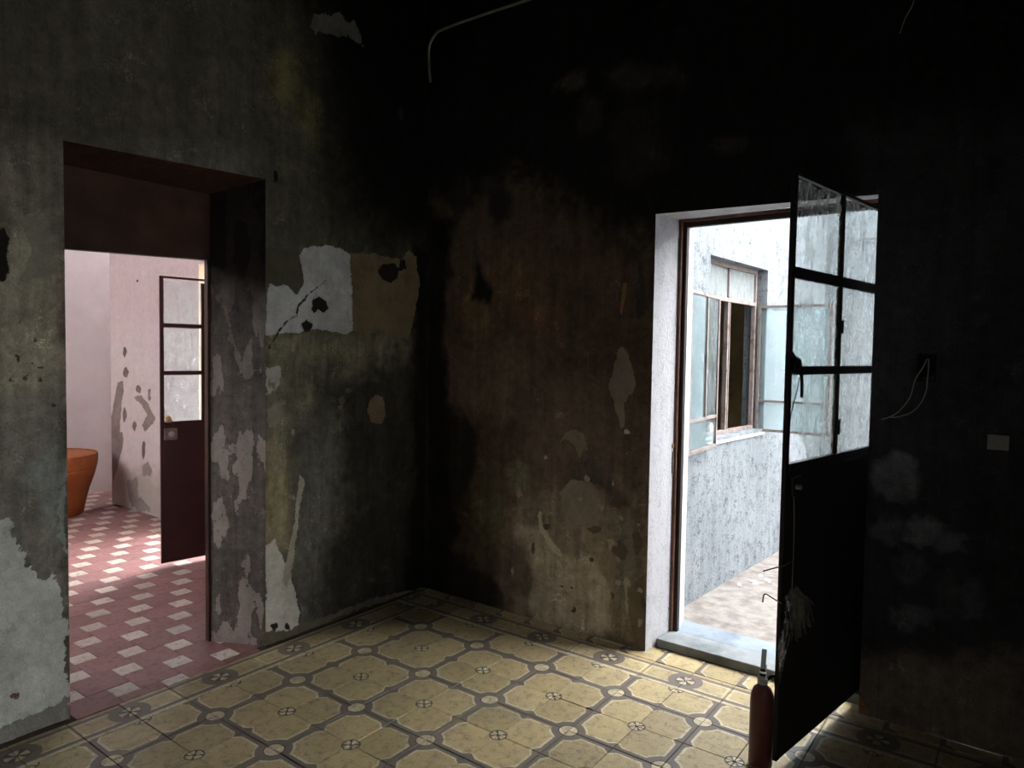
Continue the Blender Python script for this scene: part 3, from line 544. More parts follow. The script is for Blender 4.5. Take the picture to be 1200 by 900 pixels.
RIGHT_STAINS = [
    (0, [(-0.84, 2.445), (-0.177, 2.464), (0.383, 2.149), (0.746, 2.033), (0.779, -0.054), (-0.804, -0.17)], (90, 76, 62), 0.16, 0.12),
    (0, [(-0.142, 0.637), (0.414, 0.875), (0.78, 0.768), (0.803, -0.09), (0.11, -0.073), (-0.225, 0.12)], (124, 111, 93), 0.1, 0.08),
    (0, [(0.069, 1.898), (-0.01, 1.825), (-0.084, 1.775), (-0.237, 1.784), (-0.344, 1.814), (-0.421, 1.922), (-0.377, 1.987), (-0.236, 2.09), (-0.088, 2.036), (0.018, 1.958)], (112, 90, 66), 0.06, 0.06),
    (0, [(-0.295, 1.718), (-0.315, 1.614), (-0.373, 1.511), (-0.455, 1.506), (-0.496, 1.563), (-0.548, 1.723), (-0.53, 1.848), (-0.463, 1.944), (-0.371, 1.986), (-0.299, 1.813)], (120, 100, 74), 0.05, 0.06),
    (0, [(0.189, 1.7), (0.176, 1.668), (0.072, 1.624), (-0.016, 1.626), (-0.078, 1.653), (-0.112, 1.705), (-0.088, 1.749), (-0.041, 1.792), (0.069, 1.771), (0.159, 1.736)], (112, 86, 66), 0.04, 0.05),
    (0, [(-0.027, 1.379), (-0.095, 1.197), (-0.255, 1.113), (-0.454, 1.13), (-0.581, 1.238), (-0.641, 1.359), (-0.611, 1.511), (-0.439, 1.555), (-0.252, 1.559), (-0.122, 1.538)], (108, 92, 76), 0.07, 0.07),
    (0, [(-0.207, 0.628), (-0.182, 0.502), (-0.271, 0.421), (-0.325, 0.341), (-0.391, 0.444), (-0.436, 0.595), (-0.405, 0.715), (-0.336, 0.774), (-0.273, 0.866), (-0.215, 0.758)], (96, 90, 68), 0.04, 0.05),
    (0, [(-0.031, 0.799), (-0.029, 0.749), (-0.077, 0.681), (-0.141, 0.688), (-0.177, 0.735), (-0.183, 0.781), (-0.191, 0.837), (-0.151, 0.856), (-0.092, 0.9), (-0.039, 0.853)], (110, 104, 82), 0.03, 0.03),
    (0, [(0.195, 0.892), (0.36, 0.982), (0.475, 0.895), (0.597, 0.742), (0.544, 0.69), (0.416, 0.784), (0.204, 0.771)], (78, 68, 57), 0.03, 0.03),
    (0, [(-0.678, 1.2), (-0.403, 1.061), (-0.431, 0.751), (-0.594, 0.307), (-0.194, 0.127), (-0.222, -0.032), (-0.768, -0.052), (-0.789, 1.408)], (46, 40, 33), 0.05, 0.06),
    (0, [(-0.103, 0.534), (0.045, 0.523), (0.206, 0.399), (0.399, 0.416), (0.495, 0.244), (0.515, 0.054), (0.435, -0.004), (0.057, -0.038), (-0.085, 0.22)], (160, 147, 125), 0.03, 0.03),
    (0, [(-0.2, 0.428), (-0.047, 0.405), (0.034, 0.225), (-0.011, 0.127), (-0.144, 0.088), (-0.246, 0.192)], (96, 85, 71), 0.05, 0.03),
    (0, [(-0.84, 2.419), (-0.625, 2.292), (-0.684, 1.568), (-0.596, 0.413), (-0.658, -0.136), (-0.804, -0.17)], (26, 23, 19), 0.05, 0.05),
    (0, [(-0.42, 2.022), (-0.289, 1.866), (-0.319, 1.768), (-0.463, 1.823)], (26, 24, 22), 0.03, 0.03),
    (0, [(0.501, 0.638), (0.693, 0.712), (0.712, 0.191), (0.608, 0.1), (0.54, 0.286)], (112, 103, 88), 0.03, 0.04),
    (0, [(0.309, 2.913), (0.265, 2.887), (0.228, 2.881), (0.169, 2.885), (0.112, 2.924), (0.102, 2.957), (0.151, 2.977), (0.17, 2.997), (0.232, 2.987), (0.282, 2.966)], (86, 80, 74), 0.035, 0.05),
    (0, [(0.649, 2.878), (0.656, 2.845), (0.572, 2.838), (0.5, 2.863), (0.458, 2.884), (0.412, 2.93), (0.425, 2.967), (0.496, 2.972), (0.564, 2.96), (0.637, 2.92)], (66, 62, 58), 0.05, 0.06),
    (0, [(0.857, 2.841), (0.852, 2.809), (0.791, 2.806), (0.748, 2.817), (0.706, 2.843), (0.662, 2.884), (0.688, 2.912), (0.737, 2.913), (0.788, 2.911), (0.833, 2.876)], (62, 58, 54), 0.05, 0.05),
    (0, [(0.733, 2.552), (0.726, 2.442), (0.657, 2.417), (0.556, 2.362), (0.491, 2.493), (0.431, 2.602), (0.441, 2.712), (0.537, 2.75), (0.655, 2.706), (0.715, 2.679)], (52, 48, 44), 0.08, 0.08),
    (0, [(1.11, 2.47), (1.112, 2.453), (1.075, 2.448), (1.031, 2.451), (0.997, 2.475), (0.978, 2.492), (1.001, 2.508), (1.027, 2.505), (1.08, 2.504), (1.132, 2.482)], (56, 53, 50), 0.03, 0.03),
    (0, [(0.403, 2.759), (0.387, 2.668), (0.338, 2.662), (0.296, 2.642), (0.253, 2.723), (0.259, 2.786), (0.25, 2.887), (0.292, 2.906), (0.338, 2.858), (0.389, 2.831)], (58, 53, 48), 0.05, 0.05),
    (0, [(-0.248, 2.474), (-0.274, 2.434), (-0.333, 2.423), (-0.403, 2.439), (-0.446, 2.471), (-0.466, 2.502), (-0.456, 2.535), (-0.397, 2.537), (-0.331, 2.529), (-0.283, 2.517)], (58, 54, 50), 0.03, 0.04),
    (0, [(-0.183, 2.345), (-0.205, 2.284), (-0.241, 2.276), (-0.287, 2.258), (-0.324, 2.309), (-0.349, 2.364), (-0.327, 2.421), (-0.296, 2.447), (-0.242, 2.455), (-0.2, 2.4)], (48, 44, 40), 0.03, 0.04),
    (0, [(-0.459, 2.401), (-0.471, 2.372), (-0.53, 2.344), (-0.586, 2.332), (-0.651, 2.391), (-0.678, 2.427), (-0.63, 2.459), (-0.59, 2.473), (-0.524, 2.451), (-0.467, 2.44)], (52, 48, 44), 0.03, 0.04),
    (0, [(1.611, 2.459), (2.626, 2.363), (2.731, -0.113), (1.698, -0.573)], (50, 48, 50), 0.1, 0.05),
    (0, [(1.535, 0.199), (2.489, 0.463), (2.517, -0.209), (1.544, -0.065)], (112, 102, 92), 0.08, 0.04),
    (0, [(1.87, 1.033), (1.859, 0.95), (1.835, 0.914), (1.791, 0.923), (1.76, 0.953), (1.745, 1.018), (1.746, 1.076), (1.787, 1.134), (1.831, 1.115), (1.862, 1.087)], (97, 97, 99), 0.02, 0.045),
    (0, [(1.995, 0.832), (1.952, 0.791), (1.931, 0.777), (1.889, 0.758), (1.854, 0.772), (1.839, 0.806), (1.849, 0.843), (1.886, 0.868), (1.922, 0.873), (1.948, 0.86)], (95, 95, 97), 0.02, 0.045),
    (0, [(2.038, 0.778), (2.044, 0.759), (2.016, 0.736), (1.976, 0.734), (1.958, 0.741), (1.949, 0.762), (1.938, 0.783), (1.976, 0.809), (2.012, 0.82), (2.042, 0.803)], (90, 90, 95), 0.02, 0.045),
    (0, [(1.85, 0.815), (1.85, 0.779), (1.811, 0.767), (1.767, 0.758), (1.743, 0.767), (1.735, 0.796), (1.746, 0.83), (1.773, 0.857), (1.811, 0.859), (1.841, 0.846)], (79, 79, 84), 0.02, 0.045),
    (0, [(2.134, 0.584), (2.133, 0.541), (2.104, 0.504), (2.074, 0.502), (2.059, 0.529), (2.036, 0.562), (2.044, 0.601), (2.067, 0.649), (2.104, 0.644), (2.12, 0.635)], (79, 79, 84), 0.025, 0.05),
    (0, [(1.951, 0.48), (1.945, 0.438), (1.897, 0.417), (1.85, 0.4), (1.809, 0.411), (1.797, 0.443), (1.8, 0.473), (1.844, 0.515), (1.891, 0.508), (1.936, 0.514)], (77, 77, 79), 0.025, 0.05),
    (0, [(1.921, 0.671), (1.917, 0.62), (1.883, 0.602), (1.849, 0.588), (1.82, 0.609), (1.81, 0.649), (1.812, 0.685), (1.843, 0.728), (1.877, 0.713), (1.909, 0.714)], (66, 66, 68), 0.025, 0.05),
    (0, [(2.053, 0.613), (2.032, 0.561), (2.019, 0.478), (1.98, 0.472), (1.952, 0.527), (1.946, 0.59), (1.939, 0.663), (1.977, 0.684), (2.009, 0.7), (2.042, 0.647)], (64, 64, 66), 0.03, 0.04),
    (1, [(0.514, 1.519), (0.542, 1.554), (0.587, 1.493), (0.609, 1.42), (0.629, 1.347), (0.593, 1.294), (0.56, 1.257), (0.572, 1.135), (0.544, 1.115), (0.511, 1.228), (0.464, 1.341), (0.491, 1.43)], (136, 125, 109), 0.02, 0.01),
    (1, [(0.278, 1.104), (0.321, 1.079), (0.354, 0.991), (0.317, 1.006), (0.303, 0.926), (0.28, 1.012), (0.209, 1.033), (0.149, 0.995), (0.208, 1.07)], (124, 111, 93), 0.02, 0.012),
    (1, [(0.257, 0.824), (0.337, 0.82), (0.4, 0.823), (0.428, 0.718), (0.43, 0.618), (0.369, 0.586), (0.3, 0.588), (0.201, 0.648), (0.182, 0.749)], (134, 122, 104), 0.02, 0.018),
    (1, [(0.031, 0.623), (0.061, 0.618), (0.074, 0.538), (0.155, 0.451), (0.212, 0.404), (0.184, 0.385), (0.116, 0.434), (0.045, 0.509)], (186, 173, 147), 0.01, 0.006),
    (1, [(-0.089, 0.743), (-0.07, 0.696), (-0.1, 0.672), (-0.118, 0.69)], (140, 130, 108), 0.01, 0.004),
    (1, [(0.592, 0.377), (0.617, 0.347), (0.616, 0.204), (0.607, 0.166), (0.595, 0.231), (0.584, 0.295)], (148, 138, 120), 0.01, 0.008),
    (1, [(0.503, 0.54), (0.544, 0.511), (0.576, 0.405), (0.536, 0.42)], (136, 126, 108), 0.01, 0.02),
    (1, [(0.588, 2.045), (0.641, 1.998), (0.676, 1.742), (0.63, 1.7), (0.599, 1.808), (0.625, 1.872)], (70, 62, 56), 0.02, 0.02),
    (1, [(1.669, 0.059), (1.701, 0.091), (1.729, 0.048), (1.749, 0.018), (1.712, -0.031), (1.672, -0.03)], (140, 104, 84), 0.02, 0.01),
    (1, [(0.603, 0.299), (0.706, 0.409), (0.717, -0.018), (0.674, -0.017), (0.633, 0.084)], (104, 94, 76), 0.02, 0.02),
    (2, [(0.188, 0.227), (0.242, 0.227), (0.297, 0.232), (0.298, 0.235), (0.244, 0.235), (0.188, 0.23)], (20, 18, 16), 0.01, 0.001),
    (2, [(0.597, 1.106), (0.598, 1.099), (0.587, 1.093), (0.578, 1.094), (0.573, 1.097), (0.567, 1.104), (0.569, 1.113), (0.578, 1.118), (0.586, 1.12), (0.595, 1.115)], (190, 180, 165), 0.01, 0.001),
    (2, [(1.029, 2.487), (1.026, 2.482), (1.024, 2.479), (1.017, 2.481), (1.013, 2.486), (1.01, 2.49), (1.012, 2.494), (1.017, 2.496), (1.021, 2.495), (1.027, 2.491)], (20, 20, 20), 0.01, 0.001),
    (2, [(0.45, 0.585), (0.44, 0.569), (0.426, 0.557), (0.396, 0.551), (0.385, 0.56), (0.357, 0.57), (0.384, 0.587), (0.4, 0.601), (0.422, 0.599), (0.454, 0.596)], (92, 81, 68), 0.01, 0.01),
    (2, [(0.615, 0.488), (0.587, 0.457), (0.574, 0.437), (0.546, 0.444), (0.525, 0.45), (0.512, 0.469), (0.516, 0.499), (0.547, 0.511), (0.575, 0.537), (0.593, 0.512)], (96, 85, 71), 0.01, 0.02),
    (2, [(0.693, 0.538), (0.682, 0.503), (0.674, 0.478), (0.654, 0.465), (0.631, 0.486), (0.628, 0.526), (0.632, 0.569), (0.646, 0.601), (0.668, 0.606), (0.691, 0.576)], (92, 81, 68), 0.01, 0.02),
    (1, [(0.59, 0.326), (0.593, 0.318), (0.579, 0.308), (0.57, 0.311), (0.576, 0.327), (0.581, 0.337), (0.593, 0.335)], (160, 147, 124), 0.01, 0.006),
    (1, [(0.526, 0.242), (0.522, 0.226), (0.515, 0.222), (0.517, 0.232), (0.509, 0.248), (0.515, 0.262), (0.523, 0.256)], (88, 78, 65), 0.01, 0.006),
    (1, [(0.25, 0.362), (0.233, 0.346), (0.219, 0.326), (0.202, 0.343), (0.202, 0.356), (0.217, 0.393), (0.228, 0.368)], (160, 147, 124), 0.01, 0.006),
    (1, [(-0.098, 0.655), (-0.118, 0.644), (-0.134, 0.635), (-0.144, 0.642), (-0.144, 0.655), (-0.133, 0.67), (-0.117, 0.664)], (88, 78, 65), 0.01, 0.006),
    (2, [(0.519, 0.524), (0.512, 0.504), (0.499, 0.484), (0.485, 0.507), (0.48, 0.528), (0.494, 0.54), (0.516, 0.544)], (160, 147, 124), 0.01, 0.006),
    (1, [(0.692, 0.14), (0.687, 0.126), (0.673, 0.11), (0.667, 0.13), (0.665, 0.139), (0.672, 0.157), (0.687, 0.154)], (160, 147, 124), 0.01, 0.006),
    (1, [(0.562, 0.53), (0.561, 0.511), (0.552, 0.505), (0.54, 0.519), (0.544, 0.533), (0.549, 0.541), (0.561, 0.549)], (88, 78, 65), 0.01, 0.006),
    (2, [(-0.121, 0.242), (-0.126, 0.224), (-0.134, 0.223), (-0.142, 0.233), (-0.142, 0.248), (-0.136, 0.265), (-0.126, 0.251)], (160, 147, 124), 0.01, 0.006),
    (1, [(0.705, 0.751), (0.685, 0.745), (0.67, 0.738), (0.655, 0.741), (0.66, 0.747), (0.671, 0.75), (0.685, 0.751)], (160, 147, 124), 0.01, 0.006),
    (1, [(0.514, 0.831), (0.51, 0.821), (0.504, 0.82), (0.501, 0.823), (0.495, 0.836), (0.503, 0.851), (0.511, 0.852)], (160, 147, 124), 0.01, 0.006),
    (1, [(-0.023, 0.225), (-0.029, 0.215), (-0.039, 0.202), (-0.046, 0.214), (-0.05, 0.232), (-0.039, 0.248), (-0.03, 0.244)], (88, 78, 65), 0.01, 0.006),
    (1, [(0.016, 0.417), (0.014, 0.408), (0.008, 0.402), (0.003, 0.41), (0.005, 0.421), (0.008, 0.425), (0.016, 0.433)], (88, 78, 65), 0.01, 0.006),
    (2, [(0.71, 0.243), (0.706, 0.219), (0.694, 0.217), (0.68, 0.228), (0.675, 0.244), (0.692, 0.271), (0.703, 0.258)], (88, 78, 65), 0.01, 0.006),
    (1, [(0.33, 0.073), (0.323, 0.049), (0.307, 0.039), (0.301, 0.057), (0.297, 0.077), (0.306, 0.091), (0.321, 0.097)], (160, 147, 124), 0.01, 0.006),
    (1, [(0.67, 0.644), (0.67, 0.635), (0.661, 0.637), (0.655, 0.638), (0.657, 0.647), (0.66, 0.654), (0.668, 0.65)], (160, 147, 124), 0.01, 0.006),
    (1, [(0.469, 0.724), (0.47, 0.714), (0.463, 0.716), (0.458, 0.719), (0.459, 0.728), (0.462, 0.735), (0.468, 0.73)], (88, 78, 65), 0.01, 0.006),
    (2, [(0.301, 0.12), (0.305, 0.109), (0.29, 0.101), (0.27, 0.104), (0.282, 0.121), (0.291, 0.141), (0.301, 0.132)], (88, 78, 65), 0.01, 0.006),
    (1, [(0.105, 0.532), (0.11, 0.504), (0.099, 0.505), (0.088, 0.522), (0.089, 0.542), (0.098, 0.55), (0.102, 0.573)], (160, 147, 124), 0.01, 0.006),
    (2, [(0.688, 0.307), (0.685, 0.295), (0.672, 0.294), (0.667, 0.297), (0.661, 0.305), (0.67, 0.321), (0.682, 0.316)], (160, 147, 124), 0.01, 0.006),
    (1, [(0.512, 0.099), (0.512, 0.087), (0.505, 0.088), (0.5, 0.088), (0.501, 0.103), (0.506, 0.112), (0.512, 0.109)], (160, 147, 124), 0.01, 0.006),
    (2, [(0.666, 0.519), (0.661, 0.508), (0.654, 0.506), (0.657, 0.513), (0.648, 0.523), (0.655, 0.533), (0.663, 0.529)], (88, 78, 65), 0.01, 0.006),
    (1, [(0.265, 0.096), (0.257, 0.088), (0.242, 0.081), (0.227, 0.082), (0.234, 0.092), (0.243, 0.094), (0.253, 0.097)], (160, 147, 124), 0.01, 0.006),
    (2, [(0.456, 0.686), (0.453, 0.663), (0.445, 0.663), (0.446, 0.673), (0.434, 0.691), (0.444, 0.711), (0.455, 0.701)], (160, 147, 124), 0.01, 0.006),
    (2, [(0.665, 0.954), (0.663, 0.94), (0.659, 0.933), (0.654, 0.949), (0.656, 0.959), (0.658, 0.972), (0.662, 0.967)], (88, 78, 65), 0.01, 0.006),
    (1, [(0.635, 0.46), (0.632, 0.444), (0.629, 0.439), (0.625, 0.451), (0.626, 0.466), (0.628, 0.472), (0.632, 0.47)], (160, 147, 124), 0.01, 0.006),
    (2, [(0.368, 0.839), (0.361, 0.824), (0.343, 0.822), (0.329, 0.827), (0.335, 0.842), (0.344, 0.86), (0.361, 0.847)], (160, 147, 124), 0.01, 0.006),
    (1, [(0.325, 0.732), (0.318, 0.722), (0.307, 0.714), (0.295, 0.72), (0.3, 0.734), (0.308, 0.735), (0.315, 0.738)], (160, 147, 124), 0.01, 0.006),
    (1, [(0.095, 0.927), (0.098, 0.922), (0.083, 0.918), (0.077, 0.922), (0.073, 0.927), (0.086, 0.929), (0.097, 0.932)], (160, 147, 124), 0.01, 0.006),
    (2, [(0.57, 0.322), (0.57, 0.313), (0.555, 0.304), (0.534, 0.311), (0.537, 0.324), (0.553, 0.334), (0.569, 0.334)], (160, 147, 124), 0.01, 0.006),
    (1, [(0.322, 0.18), (0.32, 0.174), (0.31, 0.165), (0.304, 0.175), (0.308, 0.182), (0.31, 0.186), (0.317, 0.187)], (160, 147, 124), 0.01, 0.006),
    (1, [(0.34, 0.906), (0.331, 0.899), (0.322, 0.902), (0.314, 0.9), (0.314, 0.905), (0.323, 0.91), (0.331, 0.909)], (88, 78, 65), 0.01, 0.006),
    (1, [(0.586, 1.003), (0.585, 0.991), (0.58, 0.98), (0.578, 0.997), (0.575, 1.013), (0.579, 1.022), (0.584, 1.004)], (160, 147, 124), 0.01, 0.006),
    (2, [(0.113, 0.541), (0.112, 0.531), (0.097, 0.524), (0.082, 0.53), (0.072, 0.541), (0.094, 0.552), (0.118, 0.554)], (88, 78, 65), 0.01, 0.006),
    (2, [(0.568, 0.656), (0.565, 0.644), (0.556, 0.643), (0.558, 0.648), (0.545, 0.657), (0.555, 0.669), (0.568, 0.664)], (160, 147, 124), 0.01, 0.006),
    (2, [(0.403, 0.411), (0.396, 0.405), (0.39, 0.402), (0.389, 0.404), (0.381, 0.411), (0.39, 0.421), (0.399, 0.419)], (88, 78, 65), 0.01, 0.006),
    (1, [(0.603, 0.328), (0.597, 0.303), (0.59, 0.313), (0.584, 0.313), (0.58, 0.331), (0.589, 0.334), (0.595, 0.35)], (160, 147, 124), 0.01, 0.006),
    (2, [(-0.095, -0.027), (-0.098, -0.06), (-0.107, -0.06), (-0.114, -0.04), (-0.113, -0.019), (-0.106, -0.001), (-0.098, -0.003)], (88, 78, 65), 0.01, 0.006),
    (2, [(0.022, 0.396), (0.013, 0.377), (0.008, 0.379), (0.002, 0.386), (0.001, 0.404), (0.007, 0.432), (0.016, 0.414)], (88, 78, 65), 0.01, 0.006),
    (1, [(0.201, 0.163), (0.2, 0.158), (0.187, 0.154), (0.182, 0.156), (0.181, 0.161), (0.188, 0.165), (0.201, 0.169)], (160, 147, 124), 0.01, 0.006),
    (1, [(0.312, 0.027), (0.297, 0.02), (0.276, 0.012), (0.256, 0.011), (0.261, 0.017), (0.279, 0.027), (0.287, 0.027)], (160, 147, 124), 0.01, 0.006),
]
PINK_STAINS = [
    (0, [(-6.191, 1.643), (-2.449, 1.625), (-2.451, -0.39), (-6.286, -1.248)], (208, 196, 194), 0.35, 0.05),
    (0, [(-5.015, 0.39), (-3.714, 0.377), (-2.918, -0.078), (-5.026, -0.117)], (176, 168, 160), 0.12, 0.08),
    (1, [(-4.678, 1.162), (-4.575, 1.189), (-4.561, 1.078), (-4.596, 0.973), (-4.633, 0.834), (-4.653, 0.695), (-4.584, 0.716), (-4.569, 0.637), (-4.64, 0.469), (-4.694, 0.366), (-4.821, 0.171), (-4.872, 0.272), (-4.885, 0.511), (-4.862, 0.752), (-4.769, 0.963)], (140, 126, 121), 0.03, 0.02),
    (1, [(-4.346, 1.041), (-4.218, 1.063), (-4.094, 0.993), (-3.973, 0.879), (-4.066, 0.796), (-4.176, 0.726), (-4.238, 0.798), (-4.126, 0.899), (-4.219, 0.994)], (148, 134, 128), 0.03, 0.02),
    (1, [(-4.463, 1.272), (-4.488, 1.24), (-4.502, 1.223), (-4.544, 1.21), (-4.565, 1.238), (-4.577, 1.269), (-4.558, 1.3), (-4.537, 1.314), (-4.506, 1.324), (-4.484, 1.307)], (120, 105, 100), 0.02, 0.02),
    (1, [(-4.491, 1.453), (-4.514, 1.433), (-4.526, 1.417), (-4.545, 1.411), (-4.564, 1.428), (-4.566, 1.452), (-4.56, 1.477), (-4.545, 1.498), (-4.524, 1.498), (-4.509, 1.487)], (110, 96, 92), 0.02, 0.01),
    (1, [(-4.316, 0.777), (-4.333, 0.748), (-4.351, 0.711), (-4.382, 0.732), (-4.4, 0.739), (-4.412, 0.77), (-4.396, 0.802), (-4.382, 0.819), (-4.35, 0.832), (-4.32, 0.808)], (128, 112, 106), 0.02, 0.02),
    (1, [(-4.043, 0.399), (-4.063, 0.364), (-4.114, 0.349), (-4.158, 0.347), (-4.209, 0.344), (-4.218, 0.38), (-4.201, 0.411), (-4.16, 0.438), (-4.108, 0.466), (-4.066, 0.427)], (160, 148, 142), 0.03, 0.02),
    (1, [(-4.219, 1.125), (-4.236, 1.107), (-4.249, 1.088), (-4.279, 1.098), (-4.297, 1.105), (-4.315, 1.121), (-4.306, 1.14), (-4.278, 1.153), (-4.249, 1.149), (-4.234, 1.143)], (120, 108, 102), 0.02, 0.02),
    (1, [(-4.16, 0.595), (-4.172, 0.557), (-4.184, 0.509), (-4.205, 0.498), (-4.226, 0.547), (-4.218, 0.59), (-4.217, 0.645), (-4.201, 0.652), (-4.184, 0.665), (-4.168, 0.641)], (120, 110, 104), 0.02, 0.02),
    (1, [(-4.049, 1.079), (-4.045, 1.044), (-4.071, 1.028), (-4.085, 1.028), (-4.098, 1.04), (-4.108, 1.076), (-4.104, 1.116), (-4.088, 1.129), (-4.067, 1.127), (-4.053, 1.112)], (140, 128, 122), 0.02, 0.02),
    (1, [(-4.502, 0.866), (-4.525, 0.832), (-4.537, 0.806), (-4.557, 0.796), (-4.576, 0.823), (-4.577, 0.861), (-4.571, 0.902), (-4.555, 0.936), (-4.535, 0.937), (-4.52, 0.92)], (130, 118, 112), 0.02, 0.02),
    (1, [(-4.492, 0.244), (-4.326, 0.304), (-4.28, 0.152), (-4.169, 0.128), (-4.077, 0.025), (-4.331, 0.003), (-4.461, 0.088)], (150, 140, 134), 0.03, 0.05),
    (2, [(-4.257, 2.101), (-4.263, 2.095), (-4.272, 2.093), (-4.287, 2.091), (-4.295, 2.096), (-4.307, 2.104), (-4.302, 2.111), (-4.289, 2.113), (-4.274, 2.114), (-4.264, 2.109)], (50, 40, 40), 0.01, 0.002),
    (2, [(-5.187, 2.305), (-5.217, 2.3), (-5.271, 2.297), (-5.333, 2.304), (-5.382, 2.312), (-5.416, 2.319), (-5.378, 2.323), (-5.332, 2.328), (-5.283, 2.323), (-5.234, 2.315)], (90, 80, 80), 0.01, 0.004),
]

def vnoise(x, y, seed=0):
    xi, yi = np.floor(x), np.floor(y)
    fx, fy = x - xi, y - yi
    fx = fx * fx * (3 - 2 * fx); fy = fy * fy * (3 - 2 * fy)
    def h(a, b):
        t = np.sin(a * 127.1 + b * 311.7 + seed * 74.7) * 43758.5453
        return (t - np.floor(t)) * 2 - 1
    return (h(xi, yi) * (1 - fx) + h(xi + 1, yi) * fx) * (1 - fy) + (h(xi, yi + 1) * (1 - fx) + h(xi + 1, yi + 1) * fx) * fy


def fbm(x, y, seed=0, n=4):
    s, a, t = 0, 1.0, 0
    for i in range(n):
        s = s + a * vnoise(x * 2 ** i, y * 2 ** i, seed + i * 3.1); t += a; a *= 0.55
    return s / t


def poly_sdf(px, py, poly):
    P = np.array(poly, float); n = len(P)
    d = np.full(px.shape, 1e9); s = np.ones(px.shape)
    for i in range(n):
        a, b = P[i], P[i - 1]
        ex, ey = b[0] - a[0], b[1] - a[1]
        wx, wy = px - a[0], py - a[1]
        t = np.clip((wx * ex + wy * ey) / (ex * ex + ey * ey + 1e-12), 0, 1)
        bx, by = wx - ex * t, wy - ey * t
        d = np.minimum(d, bx * bx + by * by)
        c1, c2, c3 = py >= a[1], py < b[1], ex * wy > ey * wx
        fl = (c1 & c2 & c3) | (~c1 & ~c2 & ~c3)
        s = np.where(fl, -s, s)
    return s * np.sqrt(d)


def stain_layers(s, z, stains, default, seed=0):
    n = len(s)
    base = np.tile(np.array(lin(default)), (n, 1))
    fl = [np.full(n, -1.0), np.full(n, -1.0)]
    fc = [np.zeros((n, 3)) + 0.1, np.zeros((n, 3)) + 0.1]
    na = fbm(s * 7, z * 7, seed + 1); nb = fbm(s * 24, z * 24, seed + 5)
    for layer, poly, c, soft, rag in stains:
        P = np.array(poly); pad = 2 * soft + 2 * rag + 0.04
        m = (s > P[:, 0].min() - pad) & (s < P[:, 0].max() + pad) & (z > P[:, 1].min() - pad) & (z < P[:, 1].max() + pad)
        if not m.any(): continue
        e = -poly_sdf(s[m], z[m], poly) + rag * (na[m] + 0.7 * nb[m])
        cl = np.array(lin(c))
        if layer == 0:
            w = np.clip((e + soft) / (2 * soft), 0, 1); w = w * w * (3 - 2 * w)
            base[m] = base[m] * (1 - w[:, None]) + cl * w[:, None]
        else:
            f = np.clip(e / 0.02, -1, 1)
            q = layer - 1
            idx = np.where(m)[0]
            upd = (f > -0.99) & (f >= np.minimum(fl[q][idx], 0.0))
            fc[q][idx[upd]] = cl
            fl[q][idx] = np.maximum(fl[q][idx], f)
    return base, fl[0], fc[0], fl[1], fc[1]


